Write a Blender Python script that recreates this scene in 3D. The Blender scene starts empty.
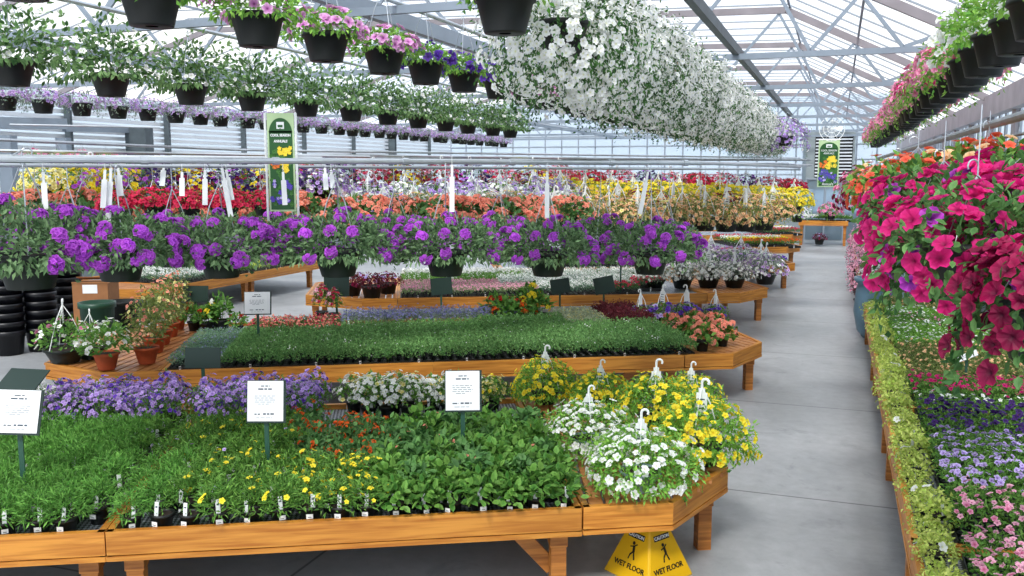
import bpy, math, random
from mathutils import Vector, Matrix, Euler
random.seed(7)
R = random.random
U = random.uniform
PI = math.pi
scene = bpy.context.scene
C = scene.collection

# ------------------------------------------------------------------ geometry of the place
F = 900.0; CAMH = 2.5
PITCH = math.atan(116 / 900); AZ = math.atan(326 * math.cos(PITCH) / 900)
SP, CP = math.sin(PITCH), math.cos(PITCH)
SA, CA = math.sin(AZ), math.cos(AZ)

def ray(x, y):
    u = (x - 512) / F; v = (288 - y) / F
    return (u, CP + v * SP, -SP + v * CP)
def at(x, y, z):                       # point of the plane at height z
    r = ray(x, y); t = (z - CAMH) / r[2]
    return Vector((r[0] * t, r[1] * t, z))
def dep(x, y, D):                      # point at distance D
    r = ray(x, y); return Vector((r[0] * D, r[1] * D, CAMH + r[2] * D))
def G(l, d, z=0.0):                    # greenhouse axes: l across, d along
    return Vector((l * CA + d * SA, -l * SA + d * CA, z))
def proj(p):
    z = p[2] - CAMH
    Z = p[1] * CP - z * SP; V = p[1] * SP + z * CP
    return 512 + F * p[0] / Z, 288 - F * V / Z

# ------------------------------------------------------------------ materials
def lin(h):
    c = [int(h[i:i + 2], 16) / 255 for i in (0, 2, 4)]
    return tuple((x / 12.92 if x <= .04045 else ((x + .055) / 1.055) ** 2.4) for x in c) + (1,)
MATS = {}
def newmat(name):
    m = bpy.data.materials.new(name); m.use_nodes = True
    nt = m.node_tree; b = nt.nodes['Principled BSDF']; MATS[name] = m
    return m, nt, b
def plain(name, col, rough=.6, metal=0, noise=0, scale=8):
    if name in MATS: return MATS[name]
    m, nt, b = newmat(name)
    b.inputs['Base Color'].default_value = lin(col); b.inputs['Roughness'].default_value = rough
    b.inputs['Metallic'].default_value = metal
    if noise:
        n = nt.nodes.new('ShaderNodeTexNoise'); n.inputs['Scale'].default_value = scale; n.inputs['Detail'].default_value = 4
        tc = nt.nodes.new('ShaderNodeTexCoord'); nt.links.new(tc.outputs['Object'], n.inputs['Vector'])
        r = nt.nodes.new('ShaderNodeValToRGB')
        a = lin(col)
        r.color_ramp.elements[0].position = .3; r.color_ramp.elements[1].position = .7
        r.color_ramp.elements[0].color = tuple(x * (1 - noise) for x in a[:3]) + (1,)
        r.color_ramp.elements[1].color = tuple(min(1, x * (1 + noise)) for x in a[:3]) + (1,)
        nt.links.new(n.outputs['Fac'], r.inputs['Fac']); nt.links.new(r.outputs['Color'], b.inputs['Base Color'])
    return m
def plantmat(name, c0, c1, c2=None, rough=.55, transl=.3, mid=.5, spread=.35):
    """colour from attribute 'c': x = 0..1 along the ramp (leaf part random, darker toward the inside and bottom of the plant; petal from throat to rim), y = piece to piece brightness"""
    if name in MATS: return MATS[name]
    m, nt, b = newmat(name)
    N = nt.nodes; L = nt.links
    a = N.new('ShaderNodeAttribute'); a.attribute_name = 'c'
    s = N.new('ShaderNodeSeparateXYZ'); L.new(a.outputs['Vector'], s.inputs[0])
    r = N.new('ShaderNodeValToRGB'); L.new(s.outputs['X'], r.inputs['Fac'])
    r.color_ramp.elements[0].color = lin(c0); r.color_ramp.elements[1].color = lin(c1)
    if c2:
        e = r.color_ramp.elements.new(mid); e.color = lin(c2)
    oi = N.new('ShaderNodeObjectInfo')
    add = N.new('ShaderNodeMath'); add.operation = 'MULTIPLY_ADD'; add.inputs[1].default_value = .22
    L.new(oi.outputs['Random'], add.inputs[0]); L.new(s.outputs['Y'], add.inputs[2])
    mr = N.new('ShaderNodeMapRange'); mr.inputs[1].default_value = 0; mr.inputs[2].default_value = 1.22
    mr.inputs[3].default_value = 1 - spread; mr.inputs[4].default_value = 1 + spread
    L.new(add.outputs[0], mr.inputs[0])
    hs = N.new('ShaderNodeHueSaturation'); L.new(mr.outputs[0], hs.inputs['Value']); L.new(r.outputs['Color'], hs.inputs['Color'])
    L.new(hs.outputs['Color'], b.inputs['Base Color']); b.inputs['Roughness'].default_value = rough
    b.inputs['Specular IOR Level'].default_value = .3
    t = N.new('ShaderNodeBsdfTranslucent'); L.new(hs.outputs['Color'], t.inputs['Color'])
    mx = N.new('ShaderNodeMixShader'); mx.inputs[0].default_value = transl
    L.new(b.outputs[0], mx.inputs[1]); L.new(t.outputs[0], mx.inputs[2])
    L.new(mx.outputs[0], N['Material Output'].inputs['Surface'])
    return m

def wood(name, col, dark):
    m, nt, b = newmat(name); N = nt.nodes; L = nt.links
    tc = N.new('ShaderNodeTexCoord'); mp = N.new('ShaderNodeMapping'); mp.inputs['Scale'].default_value = (1.2, 9, 22)
    L.new(tc.outputs['Object'], mp.inputs[0])
    n = N.new('ShaderNodeTexNoise'); n.inputs['Scale'].default_value = 1.6; n.inputs['Detail'].default_value = 6; n.inputs['Distortion'].default_value = .6
    L.new(mp.outputs[0], n.inputs['Vector'])
    r = N.new('ShaderNodeValToRGB'); r.color_ramp.elements[0].position = .33; r.color_ramp.elements[1].position = .62
    r.color_ramp.elements[0].color = lin(dark); r.color_ramp.elements[1].color = lin(col)
    L.new(n.outputs['Fac'], r.inputs['Fac'])
    v = N.new('ShaderNodeTexVoronoi'); v.inputs['Scale'].default_value = 2.3; L.new(tc.outputs['Object'], v.inputs['Vector'])
    vr = N.new('ShaderNodeMapRange'); vr.inputs[1].default_value = .02; vr.inputs[2].default_value = .055; vr.inputs[3].default_value = .35; vr.inputs[4].default_value = 1
    L.new(v.outputs['Distance'], vr.inputs[0])
    mx = N.new('ShaderNodeMix'); mx.data_type = 'RGBA'; mx.blend_type = 'MULTIPLY'; mx.inputs['Factor'].default_value = 1
    L.new(r.outputs['Color'], mx.inputs['A']); L.new(vr.outputs[0], mx.inputs['B'])
    oi = N.new('ShaderNodeObjectInfo'); mr = N.new('ShaderNodeMapRange'); mr.inputs[3].default_value = .85; mr.inputs[4].default_value = 1.12
    L.new(oi.outputs['Random'], mr.inputs[0])
    hs = N.new('ShaderNodeHueSaturation'); L.new(mr.outputs[0], hs.inputs['Value']); L.new(mx.outputs['Result'], hs.inputs['Color'])
    L.new(hs.outputs['Color'], b.inputs['Base Color']); b.inputs['Roughness'].default_value = .45
    return m
M_wood = wood('cedar', 'd9943c', 'b06a20')
M_slat = wood('deck_slat', 'c98a52', '9c5f32')
M_leg = wood('leg_wood', 'c8823a', '8f5420')
M_pot = plain('black_pot', '0a100e', .5, 0, .25, 12)
M_potg = plain('dark_green_pot', '0a1812', .5, 0, .25, 12)
M_tray = plain('black_tray', '101413', .45)
M_soil = plain('soil', '2a1e16', .95, 0, .5, 60)
M_terra = plain('terracotta', 'b4532c', .8, 0, .2, 14)
M_white = plain('white_plastic', 'eef1f0', .4)
M_card = plain('sign_card', 'f2f4f6', .35)
M_green = plain('green_board', '0a2c22', .4)
M_greenpost = plain('green_post', '2c5546', .45)
M_ink = plain('print_ink', '4a5560', .7)
M_galv = plain('galvanised', 'c3cad0', .35, .75, .12, 5)
M_truss = plain('truss_metal', '8f9ba8', .45, .35, .1, 3)
M_rafter = plain('rafter_metal', '8d878c', .6, .1, .15, 3)
M_bar = plain('glazing_bar', '98a1ab', .5, .2)
M_darkpipe = plain('grey_pipe', '8f9498', .4, .6, .2, 9)
M_grey = plain('grey_panel', '8d979a', .6, 0, .12, 3)
M_darkpost = plain('dark_post', '4b565c', .6, 0, .2, 5)
M_slatwhite = plain('white_louver', 'dfe4ea', .5)
M_black = plain('black', '0b0c0d', .5)
M_yellow = plain('sign_yellow', 'e6b30c', .4, 0, .06, 6)
M_card_box = plain('cardboard', '9c6a42', .85, 0, .1, 10)
M_tub = plain('green_tub', '1e4a36', .4)
M_blue = plain('blue_grey_glaze', '5f7f92', .35, 0, .2, 6)
M_stone = plain('grey_glaze', '8fa6ad', .4, 0, .15, 8)
M_flap = plain('grey_curtain', 'b9b4ba', .7, 0, .12, 3)

def meshtop():
    m, nt, b = newmat('expanded_metal'); N = nt.nodes; L = nt.links
    tc = N.new('ShaderNodeTexCoord'); mp = N.new('ShaderNodeMapping'); mp.inputs['Rotation'].default_value = (0, 0, PI / 4)
    L.new(tc.outputs['Object'], mp.inputs[0])
    k = N.new('ShaderNodeTexChecker'); k.inputs['Scale'].default_value = 52
    k.inputs['Color1'].default_value = lin('b4bcc4'); k.inputs['Color2'].default_value = lin('3c4247')
    L.new(mp.outputs[0], k.inputs['Vector']); L.new(k.outputs['Color'], b.inputs['Base Color'])
    b.inputs['Roughness'].default_value = .45; b.inputs['Metallic'].default_value = .4
    return m
M_mesh = meshtop()

def glass(name, tint, white=.12, refl=None):
    m, nt, b = newmat(name); N = nt.nodes; L = nt.links; N.remove(b)
    t = N.new('ShaderNodeBsdfTransparent'); t.inputs[0].default_value = tint
    g = N.new('ShaderNodeBsdfGlossy'); g.inputs['Roughness'].default_value = .08
    d = N.new('ShaderNodeBsdfTranslucent'); d.inputs[0].default_value = (.9, .93, .97, 1)
    fr = N.new('ShaderNodeFresnel'); fr.inputs[0].default_value = 1.35
    a = N.new('ShaderNodeMixShader'); a.inputs[0].default_value = white
    L.new(t.outputs[0], a.inputs[1]); L.new(d.outputs[0], a.inputs[2])
    c = N.new('ShaderNodeMixShader')
    if refl is None: L.new(fr.outputs[0], c.inputs[0])
    else: c.inputs[0].default_value = refl
    L.new(a.outputs[0], c.inputs[1]); L.new(g.outputs[0], c.inputs[2])
    L.new(c.outputs[0], N['Material Output'].inputs['Surface'])
    return m
M_glass = glass('roof_glass', (.97, .98, .99, 1), .04, .03)
M_wallglass = glass('wall_glass', (.72, .82, .88, 1), .45, .08)

def floormat(joint_d):
    m, nt, b = newmat('concrete'); N = nt.nodes; L = nt.links
    tc = N.new('ShaderNodeTexCoord')
    def noise(s, lo, hi, c0, c1, dist=0):
        n = N.new('ShaderNodeTexNoise'); n.inputs['Scale'].default_value = s; n.inputs['Detail'].default_value = 8; n.inputs['Roughness'].default_value = .65; n.inputs['Distortion'].default_value = dist
        L.new(tc.outputs['Object'], n.inputs['Vector'])
        r = N.new('ShaderNodeValToRGB'); r.color_ramp.elements[0].position = lo; r.color_ramp.elements[1].position = hi
        r.color_ramp.elements[0].color = c0; r.color_ramp.elements[1].color = c1
        L.new(n.outputs['Fac'], r.inputs['Fac']); return n, r
    def mul(a, bb, f=1):
        x = N.new('ShaderNodeMix'); x.data_type = 'RGBA'; x.blend_type = 'MULTIPLY'; x.inputs['Factor'].default_value = f
        L.new(a, x.inputs['A']); L.new(bb, x.inputs['B']); return x.outputs['Result']
    n1, r1 = noise(.55, .35, .65, lin('8e9193'), lin('adafb1'), .4)
    n2, r2 = noise(9, .3, .7, (.86, .86, .86, 1), (1.06, 1.06, 1.06, 1))
    n3, r3 = noise(2.2, .28, .42, (.72, .72, .74, 1), (1, 1, 1, 1), 1.2)
    col = mul(mul(r1.outputs[0], r2.outputs[0]), r3.outputs[0])
    s = N.new('ShaderNodeSeparateXYZ'); L.new(tc.outputs['Object'], s.inputs[0])
    for ax, off, per in (('Y', joint_d, 2.9), ('X', -3.1, 60)):
        a = N.new('ShaderNodeMath'); a.operation = 'SUBTRACT'; a.inputs[1].default_value = off - per / 2; L.new(s.outputs[ax], a.inputs[0])
        p = N.new('ShaderNodeMath'); p.operation = 'FLOORED_MODULO'; p.inputs[1].default_value = per; L.new(a.outputs[0], p.inputs[0])
        q = N.new('ShaderNodeMath'); q.operation = 'SUBTRACT'; q.inputs[1].default_value = per / 2; L.new(p.outputs[0], q.inputs[0])
        ab = N.new('ShaderNodeMath'); ab.operation = 'ABSOLUTE'; L.new(q.outputs[0], ab.inputs[0])
        g = N.new('ShaderNodeMapRange'); g.inputs[1].default_value = .006; g.inputs[2].default_value = .014; g.inputs[3].default_value = .35; g.inputs[4].default_value = 1
        L.new(ab.outputs[0], g.inputs[0]); col = mul(col, g.outputs[0])
    L.new(col, b.inputs['Base Color'])
    rr = N.new('ShaderNodeMapRange'); rr.inputs[3].default_value = .28; rr.inputs[4].default_value = .55; L.new(n1.outputs['Fac'], rr.inputs[0]); L.new(rr.outputs[0], b.inputs['Roughness'])
    return m

# ------------------------------------------------------------------ mesh building
class MB:
    def __init__(s): s.v = []; s.f = []; s.c = []; s.mi = []; s.mats = []
    def add(s, vs, fs, cs=None, mi=0):
        b = len(s.v); s.v += [tuple(p) for p in vs]; s.f += [tuple(i + b for i in f) for f in fs]
        s.mi += [mi] * len(fs)
        s.c += cs if cs else [(.5, .5, 0)] * len(vs)
    def box(s, x0, y0, z0, x1, y1, z1, M=None, mi=0):
        vs = [Vector((x, y, z)) for z in (z0, z1) for y in (y0, y1) for x in (x0, x1)]
        if M: vs = [M @ v for v in vs]
        s.add(vs, [(0, 2, 3, 1), (4, 5, 7, 6), (0, 1, 5, 4), (2, 6, 7, 3), (0, 4, 6, 2), (1, 3, 7, 5)], None, mi)
    def beam(s, a, b, w, h, mi=0, up=Vector((0, 0, 1))):
        a = Vector(a); b = Vector(b); d = (b - a); L = d.length
        if L < 1e-6: return
        d /= L
        if abs(d.dot(up)) > .98: up = Vector((1, 0, 0))
        x = d.cross(up).normalized(); y = x.cross(d)
        M = Matrix((( x.x, d.x, y.x, a.x), (x.y, d.y, y.y, a.y), (x.z, d.z, y.z, a.z), (0, 0, 0, 1)))
        s.box(-w / 2, 0, -h / 2, w / 2, L, h / 2, M, mi)
    def tube(s, pts, r, n=8, mi=0, caps=True, closed=False):
        pts = [Vector(p) for p in pts]; rings = []; K = len(pts)
        ref = Vector((0, 0, 1))
        d0 = (pts[1] - pts[0]).normalized()
        if abs(d0.dot(ref)) > .9: ref = Vector((1, 0, 0))
        vs = []
        x = d0.cross(ref).normalized()
        for i, p in enumerate(pts):
            d = (pts[min(i + 1, K - 1)] - pts[max(i - 1, 0)]).normalized()
            x = (x - d * x.dot(d)).normalized(); y = d.cross(x)
            rr = r[i] if isinstance(r, (list, tuple)) else r
            for k in range(n):
                t = 2 * PI * k / n
                vs.append(p + x * math.cos(t) * rr + y * math.sin(t) * rr)
        fs = [(i * n + k, i * n + (k + 1) % n, (i + 1) * n + (k + 1) % n, (i + 1) * n + k) for i in range(K - 1) for k in range(n)]
        if caps: fs += [tuple(range(n))[::-1], tuple((K - 1) * n + k for k in range(n))]
        s.add(vs, fs, None, mi)
    def lathe(s, prof, n=20, c=(0, 0, 0), mi=0):
        vs = [(c[0] + r * math.cos(2 * PI * k / n), c[1] + r * math.sin(2 * PI * k / n), c[2] + z) for r, z in prof for k in range(n)]
        fs = [(i * n + k, i * n + (k + 1) % n, (i + 1) * n + (k + 1) % n, (i + 1) * n + k) for i in range(len(prof) - 1) for k in range(n)]
        s.add(vs, fs, None, mi)
    def poly(s, pts, z0, z1, mi=0):
        n = len(pts)
        vs = [(p[0], p[1], z0) for p in pts] + [(p[0], p[1], z1) for p in pts]
        s.add(vs, [tuple(range(n))[::-1], tuple(range(n, 2 * n))] + [(i, (i + 1) % n, n + (i + 1) % n, n + i) for i in range(n)], None, mi)
    def leaf(s, p, d, n, L, W, v, w, curl=.15):
        """folded leaf from p along d, face normal n"""
        side = d.cross(n).normalized() * (W / 2)
        m = p + d * (L * .45)
        tip = p + d * L - n * (L * curl)
        up = n * (W * .18)
        s.add([p, m + side + up, tip, m - side + up], [(0, 1, 2), (0, 2, 3)], [(v, w, 0)] * 4)
    def broad(s, p, d, n, L, W, v, w, curl=.2):
        side = d.cross(n).normalized() * (W / 2)
        q = [p, p + d * L * .3 + side * .85, p + d * L * .65 + side * .8 - n * L * curl * .3, p + d * L - n * L * curl,
             p + d * L * .65 - side * .8 - n * L * curl * .3, p + d * L * .3 - side * .85, p + d * L * .5 - n * W * .15]
        vv = [(v, w, 0)] * 6 + [(max(0, v - .25), w, 0)]
        s.add(q, [(0, 1, 6), (1, 2, 6), (2, 3, 6), (3, 4, 6), (4, 5, 6), (5, 0, 6)], vv)
    def flower(s, p, n, r, petals=5, w=.5, cup=.25, notch=.76, throat=.3):
        n = n.normalized(); a = n.orthogonal().normalized(); b = n.cross(a); t0 = U(0, 6)
        vs = [p - n * r * cup]; cs = [(0, w, 0)]
        K = petals * (3 if throat else 2)
        if throat:
            for k in range(K):
                t = t0 + 2 * PI * k / K
                vs.append(p - n * r * cup * .4 + (a * math.cos(t) + b * math.sin(t)) * r * throat); cs.append((.35, w, 0))
        for k in range(K):
            t = t0 + 2 * PI * k / K; tip = (k % 3 != 0) if throat else (k % 2 == 0); q = r if tip else r * notch
            vs.append(p + n * r * ((.02 if tip else .12) * (1 + R())) + (a * math.cos(t) + b * math.sin(t)) * q); cs.append((1, w, 0))
        fs = [(0, 1 + k, 1 + (k + 1) % K) for k in range(K)]
        if throat: fs += [(1 + k, 1 + K + k, 1 + K + (k + 1) % K, 1 + (k + 1) % K) for k in range(K)]
        s.add(vs, fs, cs)
    def mesh(s, name, mats, smooth=False):
        me = bpy.data.meshes.new(name); me.from_pydata(s.v, [], s.f); 
        if not isinstance(mats, (list, tuple)): mats = [mats]
        for m in mats: me.materials.append(m)
        at_ = me.attributes.new('c', 'FLOAT_VECTOR', 'POINT')
        at_.data.foreach_set('vector', [x for c in s.c for x in c])
        if len(mats) > 1: me.polygons.foreach_set('material_index', s.mi)
        if smooth: me.polygons.foreach_set('use_smooth', [True] * len(s.f))
        me.update(); return me

def obj(name, mb, mats, parent=None, smooth=False, loc=None, label=None, cat=None, group=None, kind=None):
    me = mb if isinstance(mb, bpy.types.Mesh) else mb.mesh(name, mats, smooth)
    o = bpy.data.objects.new(name, me); C.objects.link(o)
    if parent: o.parent = parent
    if loc is not None: o.location = loc
    return tag(o, label, cat, group, kind)
def tag(o, label=None, cat=None, group=None, kind=None):
    if label: o['label'] = label
    if cat: o['category'] = cat
    if group: o['group'] = group
    if kind: o['kind'] = kind
    return o
def thing(name, label, cat, loc=(0, 0, 0), rz=0, group=None):
    o = bpy.data.objects.new(name, None); C.objects.link(o); o.location = loc; o.rotation_euler = (0, 0, rz)
    o.empty_display_size = .05
    return tag(o, label, cat, group)
def copy_tree(o, parent=None):
    c = o.copy(); C.objects.link(c); c.parent = parent
    for ch in KIDS.get(o.name, ()): copy_tree(ch, c)
    return c
KIDS = {}
def kid(parent, ch): KIDS.setdefault(parent.name, []).append(ch); return ch
ORD = 'zeroth first second third fourth fifth sixth seventh eighth ninth tenth eleventh twelfth thirteenth fourteenth fifteenth sixteenth seventeenth eighteenth nineteenth twentieth'.split()
def nth(i):
    if i < len(ORD): return ORD[i]
    if i < 30: return 'twenty-' + ORD[i - 20] if i > 20 else 'twentieth'
    if i == 30: return 'thirtieth'
    if i < 40: return 'thirty-' + ORD[i - 30]
    return {40: 'fortieth'}.get(i, 'forty-' + ORD[min(9, i - 40)])

# ------------------------------------------------------------------ plant kit
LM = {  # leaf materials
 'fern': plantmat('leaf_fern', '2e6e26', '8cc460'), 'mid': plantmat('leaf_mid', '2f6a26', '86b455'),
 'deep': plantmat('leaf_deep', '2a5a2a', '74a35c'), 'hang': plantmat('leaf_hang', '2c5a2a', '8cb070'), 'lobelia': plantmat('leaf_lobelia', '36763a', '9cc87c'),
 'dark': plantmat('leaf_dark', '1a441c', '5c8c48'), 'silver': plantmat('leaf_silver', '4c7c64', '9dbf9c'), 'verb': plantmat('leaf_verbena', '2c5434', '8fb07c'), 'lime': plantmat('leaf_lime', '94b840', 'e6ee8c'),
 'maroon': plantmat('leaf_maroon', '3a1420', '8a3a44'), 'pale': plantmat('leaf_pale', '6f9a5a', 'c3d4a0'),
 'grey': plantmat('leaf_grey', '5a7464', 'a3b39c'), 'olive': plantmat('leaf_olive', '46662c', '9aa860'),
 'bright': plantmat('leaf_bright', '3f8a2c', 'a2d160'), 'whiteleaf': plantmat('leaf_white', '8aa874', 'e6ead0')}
FM = {  # petal materials: throat, rim, (middle)
 'yellow': plantmat('petal_yellow', 'e09c10', 'fff04a', 'f8dc2a', mid=.3, spread=.2), 'cream': plantmat('petal_cream', 'c9b02a', 'f7f3b4'),
 'orange': plantmat('petal_orange', 'a8380c', 'f06a22'), 'red': plantmat('petal_red', '8a0c10', 'e8302c'),
 'coral': plantmat('petal_coral', 'f4785c', 'ffb8a0', spread=.22), 'pink': plantmat('petal_pink', 'c84878', 'f8aacb'),
 'palepink': plantmat('petal_palepink', '8c2c5c', 'f6c0d2', 'eaa0bc', mid=.4), 'magenta': plantmat('petal_magenta', '7a0640', 'e02a86', 'cf1a70', transl=.4),
 'darkmag': plantmat('petal_darkmag', '4a0426', 'a00f4c', transl=.3), 'crimson': plantmat('petal_crimson', '8e0a34', 'e8365e'),
 'violmag': plantmat('petal_violmag', '5a0a7a', 'cc4ad0'), 'redcoral': plantmat('petal_redcoral', 'd8341c', 'ff7a5c'),
 'purple': plantmat('petal_purple', '9c34b8', 'd066e8', spread=.3), 'violet': plantmat('petal_violet', '2c1060', '7446c8'),
 'darkvio': plantmat('petal_darkvio', '1c0a34', '4c2a7c'), 'lav': plantmat('petal_lav', '8a60b4', 'ceb2ee', spread=.25),
 'palelav': plantmat('petal_palelav', '54307c', 'd8c8f4', 'b69ae0', mid=.4), 'white': plantmat('petal_white', 'd8d890', 'ffffff', 'f2f4ee', mid=.35, spread=.12),
 'peach': plantmat('petal_peach', '8c3a20', 'fad8a8', 'eea878', mid=.35), 'pinkeye': plantmat('petal_pinkeye', '5c1450', 'f2c0e6', 'cf7cc4', mid=.4),
 'bluegrey': plantmat('petal_bluegrey', '5c5c9c', 'aeaedc'), 'lilac': plantmat('petal_lilac', '7a4a9c', 'e2c4f0')}

def domept(Rr, H, T, phimax, bump, shell, cosbias=True):
    th = U(0, 2 * PI)
    c0 = math.cos(phimax); c = U(c0, 1); ph = math.acos(c); s = math.sin(ph)
    k = (1 + bump * math.sin(3 * th + 1.3) * s + bump * U(-1, 1)) * shell
    z = c * (H if c > 0 else T) * k
    rr = Rr * (s if c > 0 else min(1, s + .12)) * k
    p = Vector((rr * math.cos(th), rr * math.sin(th), z))
    n = Vector((math.cos(th) * s / Rr, math.sin(th) * s / Rr, c / (H if c > 0 else T))).normalized()
    return p, n
def rdir(): 
    return Vector((random.gauss(0, 1), random.gauss(0, 1), random.gauss(0, 1))).normalized()

def pot_mesh(rt, rb, h, mat=None, n=22, style=0):
    m = MB()
    lip = rt * .06
    m.lathe([(rb * .3, 0), (rb, 0), (rb * 1.01, .004), (rt - .004, h - h * .16), (rt + lip, h - h * .15), (rt + lip, h), (rt - .004, h), (rt - .008, h - h * .12)], n)
    m.lathe([(rt - .008, h - h * .1), (0.001, h - h * .07)], n, mi=1)
    return m.mesh('pot', [mat or M_pot, M_soil], True)

PROTO = {}
def proto(key, name, cat, pot=(.055, .04, .09), potmat=None, potlabel=None, Rr=.1, H=.12, T=.05, phi=1.5, leaf='mid', nleaf=250, L=.04, W=.012,
          fl=None, nf=0, fr=.012, petals=5, cup=.2, fphi=None, cluster=0, indiv=False, variants=3, tagp=0, hang=None, broad=False, bump=.12,
          stem=0, fl2=None, nf2=0, lift=.01, hook=False, more=0, wire=.0035, spray=0, core=.45):
    vs = []
    for k in range(variants):
        r = thing(name, None, cat)
        r.location = (0, 0, -50)
        ph = pot[2]
        if pot[0] > 0:
            pm = PROTO.setdefault(('pot', pot, potmat), pot_mesh(*pot, potmat))
            po = kid(r, obj('pot', pm, None, r, label=potlabel))
        m = MB()
        for i in range(nleaf):
            sh = core + (1 - core) * R() ** .5
            p, n = domept(Rr, H, T, phi, bump, sh)
            p.z += ph
            d = (n + rdir() * .9 + Vector((0, 0, .1 if p.z > ph else -.6))).normalized()
            nn = (n * .6 + Vector((0, 0, .7)) + rdir() * .6); nn = (nn - d * nn.dot(d)).normalized()
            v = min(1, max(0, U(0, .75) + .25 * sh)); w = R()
            (m.broad if broad else m.leaf)(p, d, nn, L * U(.65, 1.2), W * U(.8, 1.2), v, w)
        if stem:
            for i in range(stem):
                p, n = domept(Rr * .9, H * .9, T, min(phi, 1.5), .1, U(.8, 1)); p.z += ph
                m.tube([(p.x * .15, p.y * .15, ph * .85), (p.x * .6, p.y * .6, ph + (p.z - ph) * .55), tuple(p)], .003, 4)
        if spray:
            for i in range(spray):
                th = U(0, 2 * PI); rr = Rr * U(.8, 1); ln = T * U(.5, 1.25)
                x, y = rr * math.cos(th), rr * math.sin(th)
                for q in range(int(ln / (L * .5))):
                    zz = ph - q * L * .5; d = (Vector((math.cos(th), math.sin(th), 0)) * .5 + rdir() + Vector((0, 0, -.5))).normalized()
                    nn = (rdir() - d * .1); nn = (nn - d * nn.dot(d)).normalized()
                    m.leaf(Vector((x + U(-.02, .02), y + U(-.02, .02), zz)), d, nn, L * U(.7, 1.1), W, U(0, 1), R())
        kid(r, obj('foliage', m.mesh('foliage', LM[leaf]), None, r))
        def place_fl(mb, cnt, rad, kk, indiv=indiv):
            for i in range(cnt):
                p, n = domept(Rr * 1.03, H * 1.05, T * 1.05, fphi or phi, bump * .6, U(.88, 1.06)); p.z += ph + lift
                n = (n + Vector((0, 0, .25)) + rdir() * .45).normalized()
                w = R()
                if cluster:
                    cl = MB() if indiv else mb
                    o0 = Vector((0, 0, 0)) if indiv else p
                    for j in range(cluster):
                        dd = (n + rdir() * .95).normalized()
                        cl.flower(o0 + dd * rad * U(.75, 1) - n * rad * .45, dd, rad * .36, petals, min(1, max(0, w * .5 + R() * .5)), cup, .65, 0)
                    if indiv:
                        kid(r, obj('flower_cluster', cl.mesh('flower_cluster', FM[kk]), None, r, loc=p))
                elif indiv:
                    cl = MB(); cl.flower(Vector((0, 0, 0)), n, rad * U(.8, 1.1), petals, w, cup)
                    kid(r, obj('blossom', cl.mesh('blossom', FM[kk]), None, r, loc=p))
                else:
                    mb.flower(p, n, rad * U(.75, 1.15), petals, w, cup, throat=.3 if rad > .014 else 0)
        if fl:
            mb = MB(); place_fl(mb, nf, fr, fl)
            if mb.v: kid(r, obj('blossoms', mb.mesh('blossoms', FM[fl]), None, r))
        if more:
            mb = MB(); place_fl(mb, more, fr, fl, False)
            kid(r, obj('blossoms', mb.mesh('blossoms', FM[fl]), None, r, kind='stuff'))
        if fl2:
            mb = MB(); place_fl(mb, nf2, fr, fl2)
            if mb.v: kid(r, obj('second_blossoms', mb.mesh('second_blossoms', FM[fl2]), None, r))
        if tagp and k % tagp == 0:
            t = MB(); s = pot[0]
            t.box(-.011, -.0015, ph * .75, .011, .0015, ph + .055); t.lathe([(.011, 0), (.001, .001)], 10, (0, 0, 0)) if False else None
            t.box(-.006, -.003, ph + .026, .006, -.0016, ph + .034, mi=1)
            o = obj('plant_tag', t.mesh('plant_tag', [M_white, M_ink]), None, r, loc=(U(-.4, .4) * s, -s * .9, .012)); o.rotation_euler = (-.15, 0, U(-.3, .3)); kid(r, o)
            q = MB(); q.box(-.017, -.001, 0, .017, .001, .024); q.box(-.009, -.0016, .006, .009, -.0009, .009, mi=1)
            o = obj('price_sticker', q.mesh('price_sticker', [M_white, M_ink]), None, r, loc=(0, -(pot[0] + pot[1]) * .5 - .008, ph * .42)); o.parent = po; kid(po, o)
        if hang:
            hgt = hang
            h = MB()
            for j in range(3):
                t = 2 * PI * j / 3 + .4
                h.tube([(pot[0] * math.cos(t), pot[0] * math.sin(t), ph), (pot[0] * .45 * math.cos(t), pot[0] * .45 * math.sin(t), ph + hgt * .6), (0, 0, ph + hgt - .05)], wire if not hook else .005, 5)
            z = ph + hgt
            h.tube([(0, 0, z - .07), (0, 0, z - .02)] + [(.022 - .022 * math.cos(a), 0, z - .02 + .022 * math.sin(a)) for a in [i * PI / 6 for i in range(1, 8)]], max(.003, wire) if not hook else .009, 6)
            ho = kid(r, obj('hanger', h.mesh('hanger', M_white if hook else M_galv), None, r))
            if hook:
                t = MB(); t.box(-.035, -.002, z - .24, .035, .002, z - .09); t.box(-.02, -.003, z - .09, .02, .003, z - .06)
                for q in range(4): t.box(-.026, -.0032, z - .225 + q * .03, .02, -.002, z - .217 + q * .03, mi=1)
                kid(ho, obj('plant_tag', t.mesh('plant_tag', [M_white, M_ink]), None, ho))
        vs.append(r)
    PROTO[key] = vs
    return vs
USED = []
def put(key, loc, label, group=None, rz=None, s=1.0, v=None):
    vs = PROTO[key]; o = vs[v if v is not None else random.randrange(len(vs))]
    c = copy_tree(o); c.location = loc; c.rotation_euler = (0, 0, U(0, 6.28) if rz is None else rz); c.scale = (s, s, s)
    c['label'] = label
    if group: c['group'] = group
    USED.append(c)
    return c

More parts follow.
